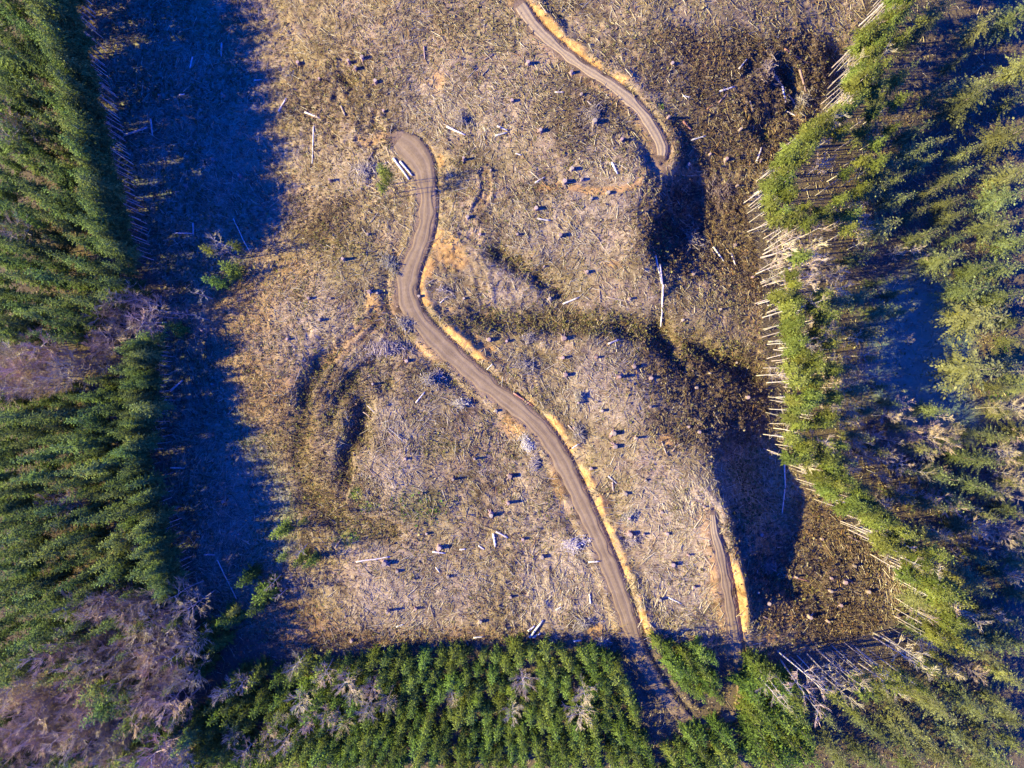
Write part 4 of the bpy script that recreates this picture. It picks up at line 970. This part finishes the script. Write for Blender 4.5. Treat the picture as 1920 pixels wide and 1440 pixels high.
for i, (px, py, rx, ry, hh, tone, n, lab) in enumerate(HEAPS):
    x0, y0, z0 = gp(px, py); r_ = np.random.default_rng(900 + i); n = int(n * 1.25)
    ar = np.minimum(np.abs(r_.normal(0, .42, n)), .8); an = r_.uniform(0, 2 * PI, n)
    lob = 1 + .4 * np.sin(an * 2 + i) + .25 * np.sin(an * 3 + 2 * i)
    X = x0 + ar * lob * np.cos(an) * rx * K; Y = y0 + ar * lob * np.sin(an) * ry * K
    Z = hz(X, Y) + .05 + hh * np.exp(-ar ** 2 * 2.2) * r_.uniform(.25, 1, n)
    L = np.clip(r_.lognormal(.3, .5, n), .5, 4); main = r_.uniform(0, PI); di = np.where(r_.random(n) < .6, main + r_.normal(0, .6, n), an + r_.normal(0, 1.1, n)); ti = r_.normal(0, .28, n)
    D = np.column_stack([np.cos(di) * np.cos(ti), np.sin(di) * np.cos(ti), np.sin(ti)]) * (L / 2)[:, None]
    P = np.column_stack([X, Y, Z]); mb = MB()
    c0 = np.array((.53, .445, .315) if tone > .1 else (.62, .54, .42)); c1 = np.array((.17, .115, .08))
    for k in range(n):
        f = min(1, max(0, tone + r_.normal(0, .22))); c = (c0 * (1 - f) + c1 * f) * r_.uniform(.75, 1.15); rr = r_.uniform(.025, .075) if r_.random() < .9 else r_.uniform(.09, .16)
        mb.tube([P[k] - D[k] - (x0, y0, z0), P[k] + r_.normal(0, .06, 3) - (x0, y0, z0), P[k] + D[k] - (x0, y0, z0)], [rr, rr * .85, rr * .5], 4, True, c)
    o = link('slash_heap', mb.mesh('slash_heap', M_PILE), None, (x0, y0, z0))
    tag(o, lab, 'slash heap', 'heaps of logging slash')

# ---------------------------------------------------------------- tree labels
ROWS = [(-60,60,'above the frame of the left shadow'),(60,125,'at the top of the photo'),(125,185,'level with the upper road\'s curve'),(185,240,'level with the crossed white logs'),(240,300,'level with the road turnaround'),(300,350,'level with the slender fir clump'),(350,410,'level with the orange trail'),(410,470,'level with the dark gully'),(470,530,'level with the yellow road cut'),(530,590,'level with the road junction'),(590,650,'level with the mossy draw'),(650,710,'level with the big junction heap'),(710,770,'level with the road\'s middle bend'),(770,840,'level with the bright white heap'),(840,910,'level with the blue triangle\'s top'),(910,970,'level with the bright green patch'),(970,1030,'level with the lower white heap'),(1030,1090,'level with the spur\'s upper end'),(1090,1150,'level with the yellow spur bank'),(1150,1210,'level with the bottom clearing edge'),(1210,1270,'level with the road\'s forest entrance'),(1270,1330,'level with the bottom plantation'),(1330,1600,'at the bottom of the photo')]
def row(py):
    for a, b, w in ROWS:
        if a <= py < b: return w
    return ROWS[0][2] if py < 0 else ROWS[-1][2]
COLS = [(-300,60,'by the left border'),(60,130,'near the left border'),(130,190,'in the left forest'),(190,400,'by the left clearing'),(400,560,'left of the bottom slope'),(560,700,'below the lower left slope'),(700,850,'below the stump slope'),(850,1000,'below the middle slope'),(1000,1110,'below the jumbled logs'),(1110,1235,'left of the forest road'),(1235,1390,'between both forest roads'),(1390,1500,'right of the spur road'),(1500,1580,'by the right clearing'),(1580,1660,'behind the right edge'),(1660,1740,'left of the meadow line'),(1740,1830,'in the right forest'),(1830,2400,'by the right border')]
def colw(px):
    for a, b, w in COLS:
        if a <= px < b: return w
    return COLS[-1][2]
WORD = dict(pole='tall-poled fir', fir='green fir', edge='bare-stemmed fir', edgeleft='bare-stemmed fir', spruce='grey-green spruce', young='young fir', thin='slender fir', alder='bare tree', whiptree='bare thin tree')
GRP = {'left forest': 'firs of the dense left forest', 'left edge': 'firs along the left forest edge', 'left alders': 'bare trees in the lower left forest', 'lone': 'small trees left standing in the clearcut', 'bottom plantation': 'young firs of the bottom plantation', 'bottom alders': 'bare trees in the bottom plantation', 'between roads': 'young firs between the roads', 'right of spur': 'young firs right of the spur road', 'right edge': 'trees along the right forest edge', 'right second row': 'trees along the right forest edge', 'lower right poles': 'pole trees at the lower right edge', 'right spruces': 'spruces of the right forest', 'right alders': 'bare trees of the right forest'}
CAT = dict(alder='bare tree', whiptree='bare tree', spruce='spruce tree')
cells = {}
for t in TREES:
    t['cat'] = CAT.get(t['kind'], 'fir tree')
    if t['label']: tag(t['o'], t['label'], t['cat'], GRP[t['region']]); continue
    size = 'tall ' if t['h'] > HT[t['kind']] * 1.03 else 'short ' if t['h'] < HT[t['kind']] * .9 else ''
    t['w'] = size + WORD[t['kind']]
    cells.setdefault((t['w'], row(t['py']), colw(t['px'])), []).append(t)
OL = ['leftmost', 'second from left', 'third from left', 'fourth from left', 'fifth from left', 'sixth from left', 'seventh from left', 'eighth from left', 'ninth from left']
split = {}
for (w, r, c), L in cells.items():
    k = -(-len(L) // 9); L.sort(key=lambda t: t['py'])
    names = [''] if k == 1 else ['upper ', 'lower '] if k == 2 else ['upper ', 'middle ', 'lower '] if k == 3 else ['topmost ', 'upper ', 'lower ', 'lowest '] 
    k = len(names)
    for i in range(k): split[(names[i] + w, r, c)] = L[i * len(L) // k:(i + 1) * len(L) // k]
for (w, r, c), L in split.items():
    L.sort(key=lambda t: t['px'])
    if len((w + ' ' + c + ' ' + r).split()) > 13: r = r.replace('the ', '')
    if len((w + ' ' + c + ' ' + r).split()) > 13: c = c.replace('the ', '')
    for i, t in enumerate(L):
        if len(L) == 1: s = f'{w} {c}, {r}'
        else: s = f'{"rightmost" if i == len(L) - 1 else OL[min(i, 8)]} {w} {c}, {r}'
        tag(t['o'], s, t['cat'], GRP[t['region']])

# ---------------------------------------------------------------- light, sky, camera
SUN_EL = math.radians(28); SUN_UP = math.radians(7)    # low western sun: shadows run right and slightly up
dirv = Vector((math.cos(SUN_UP) * math.cos(SUN_EL), math.sin(SUN_UP) * math.cos(SUN_EL), -math.sin(SUN_EL)))
sl = bpy.data.lights.new('sun', 'SUN'); sl.energy = 2.1; sl.angle = math.radians(.5); sl.color = (1.0, .89, .36)
so = bpy.data.objects.new('sun', sl); COL.objects.link(so); so.rotation_euler = dirv.to_track_quat('-Z', 'Y').to_euler(); so.location = (-100, -10, 120)
w = bpy.data.worlds.new('World'); scene.world = w; w.use_nodes = True
nt = w.node_tree; bg = nt.nodes['Background']
sky = nt.nodes.new('ShaderNodeTexSky'); sky.sky_type = 'NISHITA'; sky.sun_disc = False
sky.sun_elevation = SUN_EL; sky.sun_rotation = math.atan2(-dirv.x, -dirv.y)
mx = nt.nodes.new('ShaderNodeMix'); mx.data_type = 'RGBA'; mx.blend_type = 'MULTIPLY'; mx.inputs[0].default_value = 1
nt.links.new(sky.outputs[0], mx.inputs[6]); mx.inputs[7].default_value = (.002, .08, .68, 1)
nt.links.new(mx.outputs[2], bg.inputs['Color']); bg.inputs['Strength'].default_value = .15
cam = bpy.data.cameras.new('camera'); cam.sensor_width = 36; cam.lens = 24; cam.clip_end = 6000; cam.clip_start = 1
co = bpy.data.objects.new('camera', cam); COL.objects.link(co); co.location = (0, 0, H); co.rotation_euler = (0, 0, 0)
scene.camera = co
scene.view_settings.view_transform = 'Standard'; scene.view_settings.look = 'None'
scene.view_settings.exposure = 2.82; scene.view_settings.gamma = 1
